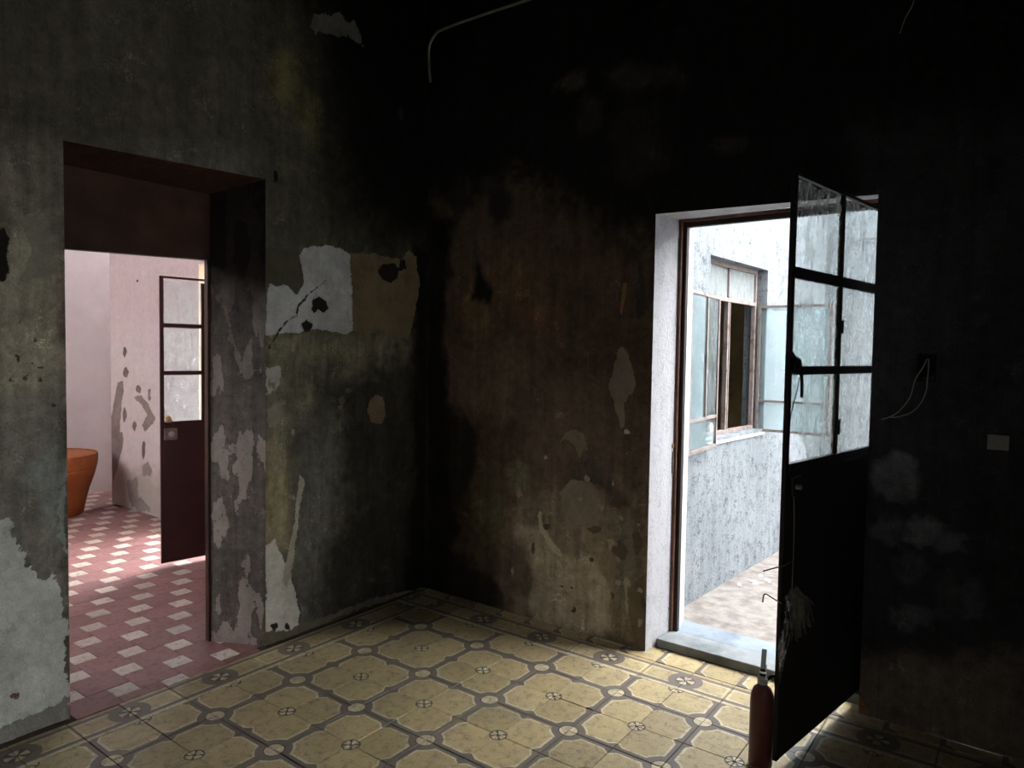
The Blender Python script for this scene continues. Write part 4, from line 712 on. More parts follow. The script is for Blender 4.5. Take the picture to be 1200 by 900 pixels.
class StainWall:
    def __init__(self):
        self.V, self.F, self.B, self.FA, self.CA, self.FB, self.CB = [], [], [], [], [], [], []
        self.nv = 0

    def push(self, V, F, layers):
        self.V.append(V); self.F.append(np.asarray(F) + self.nv); self.nv += len(V)
        for lst, a in zip((self.B, self.FA, self.CA, self.FB, self.CB), layers): lst.append(a)

    def front(self, ss, zs, hole, pos, stains, default, seed, relief=1.0):
        """ss, zs: grid lines; hole (s0,s1,z0,z1) left open; pos(s,z,depth) -> xyz"""
        S, Z = np.meshgrid(ss, zs, indexing='ij')
        s, z = S.ravel(), Z.ravel()
        q = pos(s, z, np.zeros_like(s)); zz = q[:, 2]
        lay = stain_layers(s, zz, stains, default, seed)
        d = relief * (0.006 * fbm(s * 5, z * 5, seed + 9) + 0.003 * fbm(s * 30, z * 30, seed + 11))
        d -= 0.004 * np.clip(lay[1], 0, 1) + 0.003 * np.clip(lay[3], 0, 1)
        if hole:
            for hx in hole:
                near = (s > hx[0] - 1e-6) & (s < hx[1] + 1e-6) & (z > hx[2] - 1e-6) & (z < hx[3] + 1e-6)
                d[near] = 0
        V = pos(s, z, d)
        ns, nz = len(ss), len(zs)
        i, j = np.meshgrid(np.arange(ns - 1), np.arange(nz - 1), indexing='ij')
        i, j = i.ravel(), j.ravel()
        if hole:
            keep = np.ones(len(i), bool)
            cs, cz = (ss[i] + ss[i + 1]) / 2, (zs[j] + zs[j + 1]) / 2
            for hx in hole:
                keep &= ~((cs > hx[0]) & (cs < hx[1]) & (cz > hx[2]) & (cz < hx[3]))
            i, j = i[keep], j[keep]
        F = np.stack([i * nz + j, (i + 1) * nz + j, (i + 1) * nz + j + 1, i * nz + j + 1], 1)
        self.push(V, F, lay)

    def quad(self, p00, p10, p11, p01, nu, nv, colour, flake=None, seed=0, thr=0.1):
        p00, p10, p11, p01 = map(np.array, (p00, p10, p11, p01))
        U, W = np.meshgrid(np.linspace(0, 1, nu + 1), np.linspace(0, 1, nv + 1), indexing='ij')
        U, W = U.ravel()[:, None], W.ravel()[:, None]
        V = (p00 * (1 - U) + p10 * U) * (1 - W) + (p01 * (1 - U) + p11 * U) * W
        n = len(V)
        a = (V[:, 0] + V[:, 1]) * 1.0; z = V[:, 2]
        base = colour(a, z)
        fa = np.full(n, -1.0); ca = np.zeros((n, 3)) + 0.1
        if flake is not None:
            fa = np.clip((fbm(a * 11, z * 5, seed) - thr) * 5, -1, 1); ca = flake(a, z)
        fb = np.full(n, -1.0)
        i, j = np.meshgrid(np.arange(nu), np.arange(nv), indexing='ij'); i, j = i.ravel(), j.ravel()
        k = nv + 1
        F = np.stack([i * k + j, (i + 1) * k + j, (i + 1) * k + j + 1, i * k + j + 1], 1)
        self.push(V, F, (base, fa, ca, fb, np.zeros((n, 3))))

    def build(self, name, mat):
        V = np.concatenate(self.V).astype(np.float32); F = np.concatenate(self.F).astype(np.int32)
        me = bpy.data.meshes.new(name)
        me.vertices.add(len(V)); me.vertices.foreach_set('co', V.ravel())
        me.loops.add(F.size); me.loops.foreach_set('vertex_index', F.ravel())
        me.polygons.add(len(F))
        me.polygons.foreach_set('loop_start', np.arange(0, F.size, 4, dtype=np.int32))
        me.polygons.foreach_set('loop_total', np.full(len(F), 4, dtype=np.int32))
        me.update(calc_edges=True)
        me.polygons.foreach_set('use_smooth', np.ones(len(F), bool))
        for nm, lst in (('base', self.B), ('flake_a_colour', self.CA), ('flake_b_colour', self.CB)):
            at = me.attributes.new(nm, 'FLOAT_COLOR', 'POINT')
            c = np.concatenate(lst); c4 = np.concatenate([c, np.ones((len(c), 1))], 1).astype(np.float32)
            at.data.foreach_set('color', c4.ravel())
        for nm, lst in (('flake_a', self.FA), ('flake_b', self.FB)):
            at = me.attributes.new(nm, 'FLOAT', 'POINT')
            at.data.foreach_set('value', np.concatenate(lst).astype(np.float32))
        me.materials.append(mat)
        o = bpy.data.objects.new(name, me); COL.objects.link(o)
        return o


def lines(a, b, step, must=()):
    xs = list(np.arange(a, b, step)) + [b] + list(must)
    xs = sorted(set(round(float(x), 4) for x in xs))
    out = [xs[0]]
    for x in xs[1:]:
        if x - out[-1] < step * 0.35 and x not in [round(m_, 4) for m_ in must]: continue
        if x in [round(m_, 4) for m_ in must] and x - out[-1] < step * 0.35 and out[-1] not in [round(m_, 4) for m_ in must]: out[-1] = x
        else: out.append(x)
    return np.array(out)


# ---------------------------------------------------------------- the room shell
H_ROOM = 4.3
XL, YR = -0.83, 0.875                       # faces of the left and right walls
XE, YB = 4.2, -4.2                          # walls behind the camera


def lw(y, z): return z * (1 + 0.0172 * (y + 0.70))
def rw(x, z): return z * (1 - 0.0109 * (x - 1.2))


def flat(c):
    cl = np.array(lin(c)); return lambda a, z: np.tile(cl, (len(z), 1))


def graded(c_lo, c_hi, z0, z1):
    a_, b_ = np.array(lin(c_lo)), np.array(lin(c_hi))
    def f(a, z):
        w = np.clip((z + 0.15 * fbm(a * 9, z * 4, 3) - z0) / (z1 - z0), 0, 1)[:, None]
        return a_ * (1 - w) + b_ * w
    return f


# left wall with the doorway to the next room (reveal narrows towards its frame)
LY0, LY1, LZ = -1.172, -0.276, 2.32
w = StainWall()
fine = lines(-1.55, 0.885, 0.008, (LY0, LY1)); coarse = np.arange(YB - 0.2, -1.56, 0.08)
zl = lines(0.0, 3.75, 0.008, (LZ,)); zl = np.concatenate([zl, [4.0, 4.4]])
w.front(np.concatenate([coarse, fine]), zl, [(LY0, LY1, 0, LZ)],
        lambda s, z, d: np.stack([XL + d, s, lw(s, z)], 1), LEFT_STAINS_HOLES, (100, 98, 88), 2)
FX = -1.10                                   # room-side face of the inner frame
RY0, RY1, RZ = -1.21, -0.412, 2.272
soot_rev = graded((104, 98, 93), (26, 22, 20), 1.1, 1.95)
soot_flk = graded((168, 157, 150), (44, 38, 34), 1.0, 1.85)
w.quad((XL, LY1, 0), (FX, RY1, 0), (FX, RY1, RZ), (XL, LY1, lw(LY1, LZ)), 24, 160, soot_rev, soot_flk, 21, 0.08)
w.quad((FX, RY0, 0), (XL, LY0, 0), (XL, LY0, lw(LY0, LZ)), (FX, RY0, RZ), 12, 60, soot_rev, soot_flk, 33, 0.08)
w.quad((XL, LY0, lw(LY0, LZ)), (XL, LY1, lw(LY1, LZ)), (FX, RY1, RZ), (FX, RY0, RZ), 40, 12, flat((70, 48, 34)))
XLB = -1.22
BY0, BY1, BZ = RY0 - .10, RY1 + .12, RZ + .04
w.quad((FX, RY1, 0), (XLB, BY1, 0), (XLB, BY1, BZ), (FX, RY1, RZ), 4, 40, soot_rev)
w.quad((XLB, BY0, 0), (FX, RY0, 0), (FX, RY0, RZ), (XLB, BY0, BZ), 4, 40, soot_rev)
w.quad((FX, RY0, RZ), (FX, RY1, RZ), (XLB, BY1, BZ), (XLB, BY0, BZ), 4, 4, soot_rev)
pk = flat((206, 182, 182))
w.quad((XLB, 0.74, 0), (XLB, BY1, 0), (XLB, BY1, 4.4), (XLB, 0.74, 4.4), 4, 4, pk)
w.quad((XLB, BY0, 0), (XLB, YB - 0.2, 0), (XLB, YB - 0.2, 4.4), (XLB, BY0, 4.4), 4, 4, pk)
w.quad((XLB, BY1, BZ), (XLB, BY0, BZ), (XLB, BY0, 4.4), (XLB, BY1, 4.4), 4, 4, pk)
w.quad((XL, YB - .2, 4.4), (XL, YR, 4.4), (XLB, YR, 4.4), (XLB, YB - .2, 4.4), 2, 2, pk)
wall_left = tag(w.build('wall_left', M_STAIN), 'grey peeling plaster wall with a deep doorway to the pink room', 'wall', kind='structure')

# right wall with the doorway to the courtyard
RX0, RX1, RH = 0.712, 1.698, 2.187
YO = 1.30                                    # courtyard face
w = StainWall()
fine = lines(-0.84, 2.55, 0.008, (RX0, RX1)); coarse = np.arange(2.62, XE + 0.25, 0.08)
zr = lines(0.0, 3.75, 0.008, (RH,)); zr = np.concatenate([zr, [4.0, 4.4]])


def rpos(s, z, d):
    ridge = 0.02 * np.clip((0.30 - s) / 0.1, 0, 1) * np.clip((z - 3.27) / 0.02, 0, 1)
    return np.stack([s, YR - d - ridge, rw(s, z)], 1)


w.front(np.concatenate([fine, coarse]), zr, [(RX0, RX1, 0, RH)], rpos, RIGHT_STAINS, (26, 24, 24), 7)
wall_right = tag(w.build('wall_right', M_STAIN), 'soot blackened plaster wall with the open courtyard doorway', 'wall', kind='structure')
# the pale reveal of the doorway and the wall's courtyard side: parts of the wall
JX0, JX1, FY = 0.745, 1.722, 1.085
r = MB()
def strip(mb, a, b, z0, z1, n=30):
    for i in range(n):
        za, zb = z0 + (z1 - z0) * i / n, z0 + (z1 - z0) * (i + 1) / n
        mb.add([(a[0], a[1], za), (b[0], b[1], za), (b[0], b[1], zb), (a[0], a[1], zb)], [(0, 1, 2, 3)])
zt0, zt1, zt2 = rw(RX0, RH), rw(RX1, RH), 2.203
r.add([(RX0, YR, 0), (JX0, FY, 0), (JX0, FY, zt2), (RX0, YR, zt0)], [(0, 1, 2, 3)])
r.add([(JX0, FY, 0), (JX0 + .03, FY + .05, 0), (JX0 + .03, FY + .05, zt2), (JX0, FY, zt2)], [(0, 1, 2, 3)])
r.add([(JX0 + .03, FY + .05, 0), (0.738, YO, 0), (0.738, YO, 2.26), (JX0 + .03, FY + .05, zt2)], [(0, 1, 2, 3)])
r.add([(JX1, FY, 0), (RX1, YR, 0), (RX1, YR, zt1), (JX1, FY, zt2)], [(0, 1, 2, 3)])
r.add([(1.76, YO, 0), (JX1, FY, 0), (JX1, FY, zt2), (1.76, YO, 2.26)], [(0, 1, 2, 3)])
r.add([(RX0, YR, zt0), (JX0, FY, zt2), (JX1, FY, zt2), (RX1, YR, zt1)], [(0, 1, 2, 3)])
r.add([(JX0, FY, zt2), (0.738, YO, 2.26), (1.76, YO, 2.26), (JX1, FY, zt2)], [(0, 1, 2, 3)])
r.build('reveal', M_REVEAL, wall_right)['label'] = 'pale rough plaster reveal of the doorway'
r = MB()
for (x0, x1, z0, z1) in ((-1.0, .738, 0, 4.4), (1.76, XE + .2, 0, 4.4), (.738, 1.76, 2.26, 4.4)):
    r.add([(x1, YO, z0), (x0, YO, z0), (x0, YO, z1), (x1, YO, z1)], [(0, 1, 2, 3)])
r.add([(-1.0, YR, 4.4), (XE + .2, YR, 4.4), (XE + .2, YO, 4.4), (-1.0, YO, 4.4)], [(0, 1, 2, 3)])
r.build('courtyard_face', M_LIME, wall_right)

# walls behind the camera; the side wall's unseen opening is added for fill light
b = MB().box(XLB, XE + .3, YB - .3, YB, 0, 4.4)
tag(b.build('wall_back', M_PLAINWALL), 'plain plaster wall behind the viewpoint', 'wall', kind='structure')
SY0, SY1, SZ0, SZ = -3.2, -2.5, 1.2, 2.2
b = MB().box(XE, XE + .3, YB, SY0, 0, 4.4).box(XE, XE + .3, SY1, YO, 0, 4.4).box(XE, XE + .3, SY0, SY1, SZ, 4.4).box(XE, XE + .3, SY0, SY1, 0, SZ0)
tag(b.build('wall_side', M_PLAINWALL), 'plain plaster side wall with an unseen opening added for fill light', 'wall', kind='structure')
b = MB().box(-4.82, XE + .3, YB - .3, YO, H_ROOM, H_ROOM + .25).box(-5.7, -4.82, YB - .3, .75, H_ROOM, H_ROOM + .25)  # left unroofed over the alcove so sky light brightens the far wall
tag(b.build('ceiling', M_CEIL), 'dark sooty ceiling above both rooms', 'ceiling', kind='structure')

# ---------------------------------------------------------------- the patterned cement tile floor
fl = MB().box(XL - .02, XE + .3, YB - .3, YR + .12, -0.12, -0.004)
floor = tag(fl.build('floor', M_MORTAR), 'worn yellow and grey patterned cement tile floor', 'floor', kind='structure')


def tile_mesh(name, mat, sx, sy, h=0.016, ch=0.0016, gap=0.0014, uv=((0, 0), (1, 0), (1, 1), (0, 1))):
    a, b_ = sx / 2 - gap, sy / 2 - gap
    v = [(-a, -b_, -h), (a, -b_, -h), (a, b_, -h), (-a, b_, -h),
         (-a, -b_, -ch), (a, -b_, -ch), (a, b_, -ch), (-a, b_, -ch),
         (-a + ch, -b_ + ch, 0), (a - ch, -b_ + ch, 0), (a - ch, b_ - ch, 0), (-a + ch, b_ - ch, 0)]
    f = [(8, 9, 10, 11)]
    for i in range(4):
        j = (i + 1) % 4
        f += [(i, j, 4 + j, 4 + i), (4 + i, 4 + j, 8 + j, 8 + i)]
    me = bpy.data.meshes.new(name); me.from_pydata(v, [], f)
    ul = me.uv_layers.new(name='UVMap')
    (u0, v0), (u1, v1) = uv[0], uv[2]
    for p in me.polygons:
        for li in p.loop_indices:
            c = me.vertices[me.loops[li].vertex_index].co
            ul.data[li].uv = (u0 + (u1 - u0) * (c.x + a) / (2 * a), v0 + (v1 - v0) * (c.y + b_) / (2 * b_))
    me.materials.append(mat)
    return me


FT = tile_mesh('tile', M_FIELD, .2, .2)
FTH = tile_mesh('tile_half', M_FIELD, .2, .16, uv=((0, .2), (1, .2), (1, 1), (0, 1)))
BT = tile_mesh('border_tile', M_BORDER, .2, .2)
BTM = tile_mesh('border_tile_mirrored', M_BORDER, .2, .2, uv=((1, 0), (0, 0), (0, 1), (1, 1)))


def put_tile(me, x, y, rz, parent, name='tile'):
    o = bpy.data.objects.new(name, me)
    o.parent = parent
    o.location = (x, y, random.uniform(-0.0012, 0.0006))
    o.rotation_euler = (random.gauss(0, .0022), random.gauss(0, .0022), rz + random.gauss(0, .0025))
    COL.objects.link(o)
    return o


def field_rot(ix, iy):
    """quarter turn that puts the cream disc of tile (ix, iy) on its even corner"""
    ex, ey = ix % 2 == 0, iy % 2 == 0        # even: the disc corner is at the low side
    return {(True, True): 0, (False, True): math.pi / 2, (False, False): math.pi, (True, False): -math.pi / 2}[(ex, ey)]


rest = []
for ix in range(-3, 20):
    for iy in range(-20, 3):
        x, y = ix * .2 + .1, iy * .2 + .1
        if x > XE or y < YB: continue
        if x < 2.65 and y > -1.45: put_tile(FT, x, y, field_rot(ix, iy), floor)
        else: rest.append((x, y, field_rot(ix, iy)))
for iy in range(-20, 3):                      # border along the left wall: v grows to -x
    y = iy * .2 + .1
    if y < -2.0: continue
    # rosettes sit at y = -0.6, -0.2, 0.2: odd grid lines
    lowside = (iy % 2 != 0)
    put_tile(BT if lowside else BTM, -.7, y, math.pi / 2, floor)
for ix in range(-3, 20):                      # border along the right wall: v grows to +y
    x = ix * .2 + .1
    lowside = (ix % 2 != 0)
    put_tile(BT if lowside else BTM, x, .7, 0, floor)
put_tile(BT, -.7, .7, 0, floor)
for ix in range(3, 9):                        # cut tiles inside the doorway
    put_tile(FTH, ix * .2 + .1, .882, 0 if ix % 2 == 0 else 0, floor)
for ix in (-4, -3, -2, -1, 0, 1, 2, 9, 10, 11, 12):
    o = put_tile(FTH, ix * .2 + .1, .882, 0, floor)
# tiles further back, joined
V, F = [], []
for x, y, a in rest:
    k = len(V)
    ca, sa = math.cos(a), math.sin(a)
    for vv in FT.vertices: V.append((x + vv.co.x * ca - vv.co.y * sa, y + vv.co.x * sa + vv.co.y * ca, vv.co.z))
    for p in FT.polygons: F.append([i + k for i in p.vertices])
me = bpy.data.meshes.new('tile_paving'); me.from_pydata(V, [], F)
ul = me.uv_layers.new(name='UVMap')
src_uv = [tuple(d.uv) for d in FT.uv_layers[0].data]
ul.data.foreach_set('uv', [c for _ in rest for uvp in src_uv for c in uvp])
me.materials.append(M_FIELD)
o = bpy.data.objects.new('tile_paving', me); COL.objects.link(o); o.parent = floor; o['kind'] = 'stuff'

# ---------------------------------------------------------------- the next room: rose tiles, pink walls
PX0, PYW = -5.45, 0.735
XP = -4.82                                    # outer corner of the pink wall
fl = MB().box(-5.6, XL - .02, YB - .3, 2.2, -0.12, -0.004)
floor2 = tag(fl.build('floor.001', M_MORTAR), 'rose cement tile floor with small pale squares in the next room', 'floor', kind='structure')
TA, TBs = 0.1845, 0.102
PT = tile_mesh('rose_tile', M_PINK, TA, TA, gap=.0006)
WT = tile_mesh('pale_tile', M_WHITE_TILE, TBs, TBs, gap=.0006)
sx, sy = -1.107, -0.821                       # centre of one pale square
restp, restw = [], []
for i in range(-40, 40):
    for j in range(-40, 40):
        x = sx - TA * i + TBs * j; y = sy + TBs * i + TA * j
        for me_, xx, yy, rs in ((WT, x, y, restw), (PT, x - (TA + TBs) / 2, y + (TBs - TA) / 2, restp)):
            hs = TA / 2 if me_ is PT else TBs / 2
            if xx - hs > -0.81 or xx < PX0 - .1 or yy > 2.0 or yy < -2.6: continue
            t_ = (xx - 2.225) / (-0.83 - 2.225)      # the strip of floor that shows through the doorway
            ylo, yhi = -2.337 + t_ * (2.337 - 1.172), -2.337 + t_ * (2.337 - 0.276)
            if yy > PYW + .05 and xx > XP: continue
            if ylo - .35 < yy < min(yhi + .25, 2.0) and not (xx > -1.25 and (yy > -0.27 or yy < -1.2)):
                mm_ = me_
                if xx + hs > -0.802:            # tile cut along the edge of the yellow floor
                    cutw = -0.802 - (xx - hs)
                    mm_ = tile_mesh('cut_tile', me_.materials[0], cutw, 2 * hs, gap=.0006)
                    xx = (xx - hs) + cutw / 2
                put_tile(mm_, xx, yy, 0, floor2, 'rose_tile' if me_ is PT else 'pale_tile')
            elif xx < -1.25: rs.append((xx, yy))
for me_, rs, nm in ((PT, restp, 'rose_paving'), (WT, restw, 'pale_paving')):
    V, F = [], []
    for x, y in rs:
        k = len(V)
        for vv in me_.vertices: V.append((x + vv.co.x, y + vv.co.y, vv.co.z))
        for p in me_.polygons: F.append([i + k for i in p.vertices])
    mm = bpy.data.meshes.new(nm); mm.from_pydata(V, [], F); mm.materials.append(me_.materials[0])
    o = bpy.data.objects.new(nm, mm); COL.objects.link(o); o.parent = floor2; o['kind'] = 'stuff'

QX0, QX1, QH = -3.25, -2.28, 2.187            # doorway of the next room, to daylight
w = StainWall()
w.front(lines(XP, XLB, 0.012, (QX0, QX1)), np.concatenate([lines(0, 3.0, 0.012, (QH,)), [3.6, 4.4]]), [(QX0, QX1, 0, QH)],
        lambda s, z, d: np.stack([s, PYW - d, z], 1), PINK_STAINS, (200, 180, 180), 5, 0.7)
pr = flat((226, 214, 196))
YQ = 1.16
w.quad((QX0, PYW, 0), (QX0, YQ, 0), (QX0, YQ, QH), (QX0, PYW, QH), 8, 40, pr)
w.quad((QX1, YQ, 0), (QX1, PYW, 0), (QX1, PYW, QH), (QX1, YQ, QH), 8, 40, pr)
w.quad((QX0, PYW, QH), (QX0, YQ, QH), (QX1, YQ, QH), (QX1, PYW, QH), 8, 8, pr)
w.quad((XP, YQ, 0), (XP, PYW, 0), (XP, PYW, 4.4), (XP, YQ, 4.4), 4, 10, pk)
for x0, x1, z0 in ((XP, QX0, 0), (QX1, XLB + .2, 0), (QX0, QX1, QH)):
    w.quad((x1, YQ, z0), (x0, YQ, z0), (x0, YQ, 4.4), (x1, YQ, 4.4), 2, 2, pr)
w.quad((XP, PYW, 4.4), (XLB, PYW, 4.4), (XLB, YQ, 4.4), (XP, YQ, 4.4), 2, 2, pr)
tag(w.build('wall_pink', M_PINKWALL), 'pale pink wall with flaked grey plaster patches in the next room', 'wall', kind='structure')
b = MB().box(PX0 - .25, PX0, YB - .3, 2.2, 0, 4.4)
tag(b.build('wall_far', M_PALEWALL), 'whitish pink far wall of the next room behind the terracotta pot', 'wall', kind='structure')
b = MB().box(PX0 - .2, XP + .2, 2.0, 2.2, 0, 4.4)
b.box(XP, XP + .2, YQ, 2.0, 0, 4.4)
tag(b.build('wall_alcove', M_PALEWALL), 'pale wall closing the recess beside the pink wall', 'wall', kind='structure')
b = MB().box(PX0 - .25, -4.9, YB - .3, YB, 0, 4.4).box(-2.6, XLB, YB - .3, YB, 0, 4.4).box(-4.9, -2.6, YB - .3, YB, 0, 2.7).box(-4.9, -2.6, YB - .3, YB, 3.7, 4.4)  # high opening out of view, added to brighten the pink wall
tag(b.build('wall_rear', M_PALEWALL), 'pale rear wall of the next room with an unseen high opening added to brighten the room', 'wall', kind='structure')

# ---------------------------------------------------------------- courtyard
g = MB().box(-9, 9, -9, YB - .3, -0.12, -0.002).box(-7, 9, YO, 9, -0.12, -0.002).box(XE + .3, 9, -7, YO, -0.12, -0.002)
tag(g.build('ground', M_CONCRETE), 'dusty pale concrete courtyard ground outside the doorway', 'ground', kind='structure')
CH = 3.5
WD = Vector((0.0624, 0.99805, 0))             # run of the courtyard side wall
WORG = Vector((0.626, 1.848, 0))              # its face at the near side of the window opening
WW, WZ0, WZ1 = 0.965, 0.98, 2.125


def cw(t, depth, z):                          # depth > 0 into the wall
    p = WORG + WD * t + Vector((-WD.y, WD.x, 0)) * depth
    return (p.x, p.y, z)


r = MB()
T0, T1, DW = -0.55, 2.33, 0.165
def cbox(t0, t1, z0, z1):
    v = [cw(t0, 0, z0), cw(t1, 0, z0), cw(t1, DW, z0), cw(t0, DW, z0), cw(t0, 0, z1), cw(t1, 0, z1), cw(t1, DW, z1), cw(t0, DW, z1)]
    r.add(v, [(0, 3, 2, 1), (4, 5, 6, 7), (0, 1, 5, 4), (1, 2, 6, 5), (2, 3, 7, 6), (3, 0, 4, 7)])
cbox(T0, 0, 0, CH); cbox(WW, T1, 0, CH); cbox(0, WW, 0, WZ0); cbox(0, WW, WZ1, CH)
tag(r.build('wall_courtyard_side', M_LIME), 'weathered white limewashed courtyard wall holding the casement window', 'wall', kind='structure')
b = MB().box(0.4, 7.4, 4.16, 4.46, 0, CH)
tag(b.build('wall_courtyard_end', M_LIME), 'weathered white limewashed end wall of the courtyard seen through the door panes', 'wall', kind='structure')
b = MB().box(7.1, 7.4, YO, 4.16, 0, CH)
tag(b.build('wall_courtyard_far_side', M_LIME), 'white limewashed courtyard wall opposite the casement window', 'wall', kind='structure')
# the room behind the window
b = MB().box(-1.1, -1.0, 1.31, 4.0, 0, 3.2).box(-1.0, .57, 3.75, 4.0, 0, 3.2).box(-1.0, .41, 1.31, 1.4, 0, 3.2).box(-1.1, .5, 1.31, 4.0, 3.2, 3.4).box(-1.0, .3, 1.4, 3.75, -.1, 0.01)
tag(b.build('wall_window_room', M_TANWALL), 'stained tan walls of the dim room behind the casement window', 'wall', kind='structure')

# stone doorstep
s = MB().box(JX0 - .012, JX1, .958, 1.118, 0.0, .047)
tag(s.build('doorstep', M_STONE, bevel=.006), 'worn grey stone doorstep slab nearest the tiled floor', 'step')
s = MB().box(JX0 - .012, JX1 + .03, 1.124, 1.295, 0.0, .043)
tag(s.build('doorstep', M_STONE2, bevel=.005), 'blue grey stone slab on the courtyard side of the doorstep', 'step')


# ---------------------------------------------------------------- doors
def door_frame(name, x0, x1, y, ztop, zbot, parent_label, mat):
    """steel frame standing in a reveal: two jambs and a head with a dark rebate"""
    root = empty(name, (x0, y, zbot)); h = ztop - zbot; wd = x1 - x0
    MB().box(0, .016, 0, .05, 0, h).build('jamb', mat, root, .003)
    MB().box(wd - .016, wd, 0, .05, 0, h).build('jamb', mat, root, .003)
    MB().box(.016, wd - .016, 0, .05, h - .016, h).build('head', mat, root, .003)
    MB().box(.016, .036, .02, .05, 0, h - .016).build('rebate', M_DARKREB, root)
    MB().box(wd - .036, wd - .016, .02, .05, 0, h - .016).build('rebate', M_DARKREB, root)
    MB().box(.036, wd - .036, .02, .05, h - .040, h - .016).build('rebate', M_DARKREB, root)
    tag(root, parent_label, 'door frame', kind='structure')
    return root


fr = door_frame('trim_1', JX0, JX1, FY, zt2, .047, 'brown steel door frame set in the pale courtyard doorway reveal', M_BROWN)
sp = MB().box(-.012, .004, -.012, .004, .84, .955).build('strike_plate', M_LOCK, fr, .002)
MB().box(-.016, -.011, -.014, -.006, .87, .885).box(-.016, -.011, -.014, -.006, .91, .925).build('slot', M_BLACK, sp)
MB().tube([(-.03, -.006, .985), (.004, -.006, .985)], .012, 10).tube([(-.034, -.006, .985), (-.03, -.006, .985)], .017, 10).build('keeper', M_RUSTBRASS, fr)
MB().box(-.025, .004, -.006, .002, 2.03, 2.06).build('tab', M_LOCK, fr)
MB().box(-.02, .004, -.006, .002, .115, .13).build('tab', M_LOCK, fr)


def steel_door(name, hinge, rz, length, z0, z1, mat, gmat, label, panes_z, broken=False, mull=.437):
    """glazed steel door leaf: local x from the hinge to the free edge, front face at y = 0"""
    t = 0.016
    root = empty(name, hinge, rz)
    st = 0.024
    mx0, mx1 = mull, mull + .025
    MB().box(0, st + .01, -t, 0, z0, z1).build('stile', mat, root, .0015)
    MB().box(length - st, length, -t, 0, z0, z1).build('stile', mat, root, .0015)
    MB().box(st + .01, length - st, -t, 0, z1 - .014, z1).build('rail', mat, root, .0015)
    pz = panes_z                              # top, bars, sill of the glazing
    for (a, b_) in pz[1:-1]:
        MB().box(st + .01, length - st, -t, 0, a, b_).build('rail', mat, root, .0015)
    MB().box(st + .01, length - st, -t, .004, pz[-1][0], pz[-1][1]).build('rail', mat, root, .0015)
    for i in range(len(pz) - 1):
        za, zb = pz[i + 1][1], pz[i][0]
        MB().box(mx0, mx1, -t, 0, za, zb).build('glazing_bar', mat, root, .0015)
        for c, (xa, xb) in enumerate(((st + .01, mx0), (mx1, length - st))):
            if broken and i == len(pz) - 2 and c == 1:
                # lower pane with its free-side corner broken away
                pl = [(xa, za), (xb - .175, za), (xb - .150, za + .05), (xb - .115, za + .085), (xb - .06, za + .108), (xb, za + .12), (xb, zb), (xa, zb)]
                g_ = MB()
                n_ = len(pl)
                g_.add([(x, -.010, z) for x, z in pl] + [(x, -.007, z) for x, z in pl],
                       [tuple(range(n_)), tuple(range(2 * n_ - 1, n_ - 1, -1))] + [(k, n_ + k, n_ + (k + 1) % n_, (k + 1) % n_) for k in range(n_)])
                g_.build('pane', gmat, root)['label'] = 'dirty glass pane with a broken corner'
            elif i == 0 and broken:
                # top panes: ragged upper edge under the rail
                pl = [(xa, za), (xb, za), (xb, zb - .012), (xb - (xb - xa) * .30, zb - .004), (xa + (xb - xa) * .55, zb - .02), (xa + (xb - xa) * .42, zb - .004), (xa, zb - .006)]
                g_ = MB(); n_ = len(pl)
                g_.add([(x, -.010, z) for x, z in pl] + [(x, -.007, z) for x, z in pl],
                       [tuple(range(n_)), tuple(range(2 * n_ - 1, n_ - 1, -1))] + [(k, n_ + k, n_ + (k + 1) % n_, (k + 1) % n_) for k in range(n_)])
                g_.build('pane', gmat, root)
            else:
                MB().box(xa, xb, -.010, -.007, za, zb).build('pane', gmat, root)
    MB().box(st + .01, length - st, -t, -.002, z0, pz[-1][0]).build('lower_panel', mat, root)
    for hz in (z0 + .25, z1 - .25, (z0 + z1) / 2):
        MB().tube([(0, -.004, hz - .05), (0, -.004, hz + .05)], .009, 10).build('hinge', mat, root)
    tag(root, label, 'door', kind='structure')
    return root


TH = math.radians(9.374)
RZ_D = math.atan2(-math.cos(TH), -math.sin(TH))
PZ = [(2.137, 2.151), (1.782, 1.822), (1.440, 1.472), (1.085, 1.125)]
d1 = steel_door('door_1', (1.693, 1.088, 0), RZ_D, .893, .050, 2.151, M_DOOR, M_GLASS,
                'tall soot black steel door with six dirty panes standing open to the courtyard', PZ, True)
MB().box(.785, .855, .0, .012, 1.005, 1.075).build('lock_box', M_DOOR, d1, .003)
MB().tube([(.83, .012, 1.04), (.83, .03, 1.04)], .009, 10).build('knob', M_STEEL, d1)
MB().box(.436, .448, .0, .008, 1.20, 1.262).build('clip', M_DOOR, d1)
MB().box(.436, .448, .0, .008, 1.60, 1.65).build('clip', M_DOOR, d1)

# frame and board in the deep left doorway
root = empty('trim_2', (FX, RY0, 0))
hh, wd = RZ, RY1 - RY0
MB().box(-.032, -.001, wd - .012, wd + .008, 0, hh - .32).build('jamb', M_TRANSOM, root, .002)
MB().box(-.05, 0, 0, .03, 0, hh - .32).build('jamb', M_TRANSOM, root, .003)
tb = MB()
z0a, z0b = 1.912, 1.945
e0, e1, ht = -.02, wd + .02, hh + .025
tb.add([(-.05, e0, z0a), (-.002, e0, z0a), (-.002, e1, z0b), (-.05, e1, z0b), (-.05, e0, ht), (-.002, e0, ht), (-.002, e1, ht), (-.05, e1, ht)],
       [(0, 3, 2, 1), (4, 5, 6, 7), (0, 1, 5, 4), (1, 2, 6, 5), (2, 3, 7, 6), (3, 0, 4, 7)])
tb.build('transom_board', M_TRANSOM, root, .003)['label'] = 'brown board closing the top of the doorway'
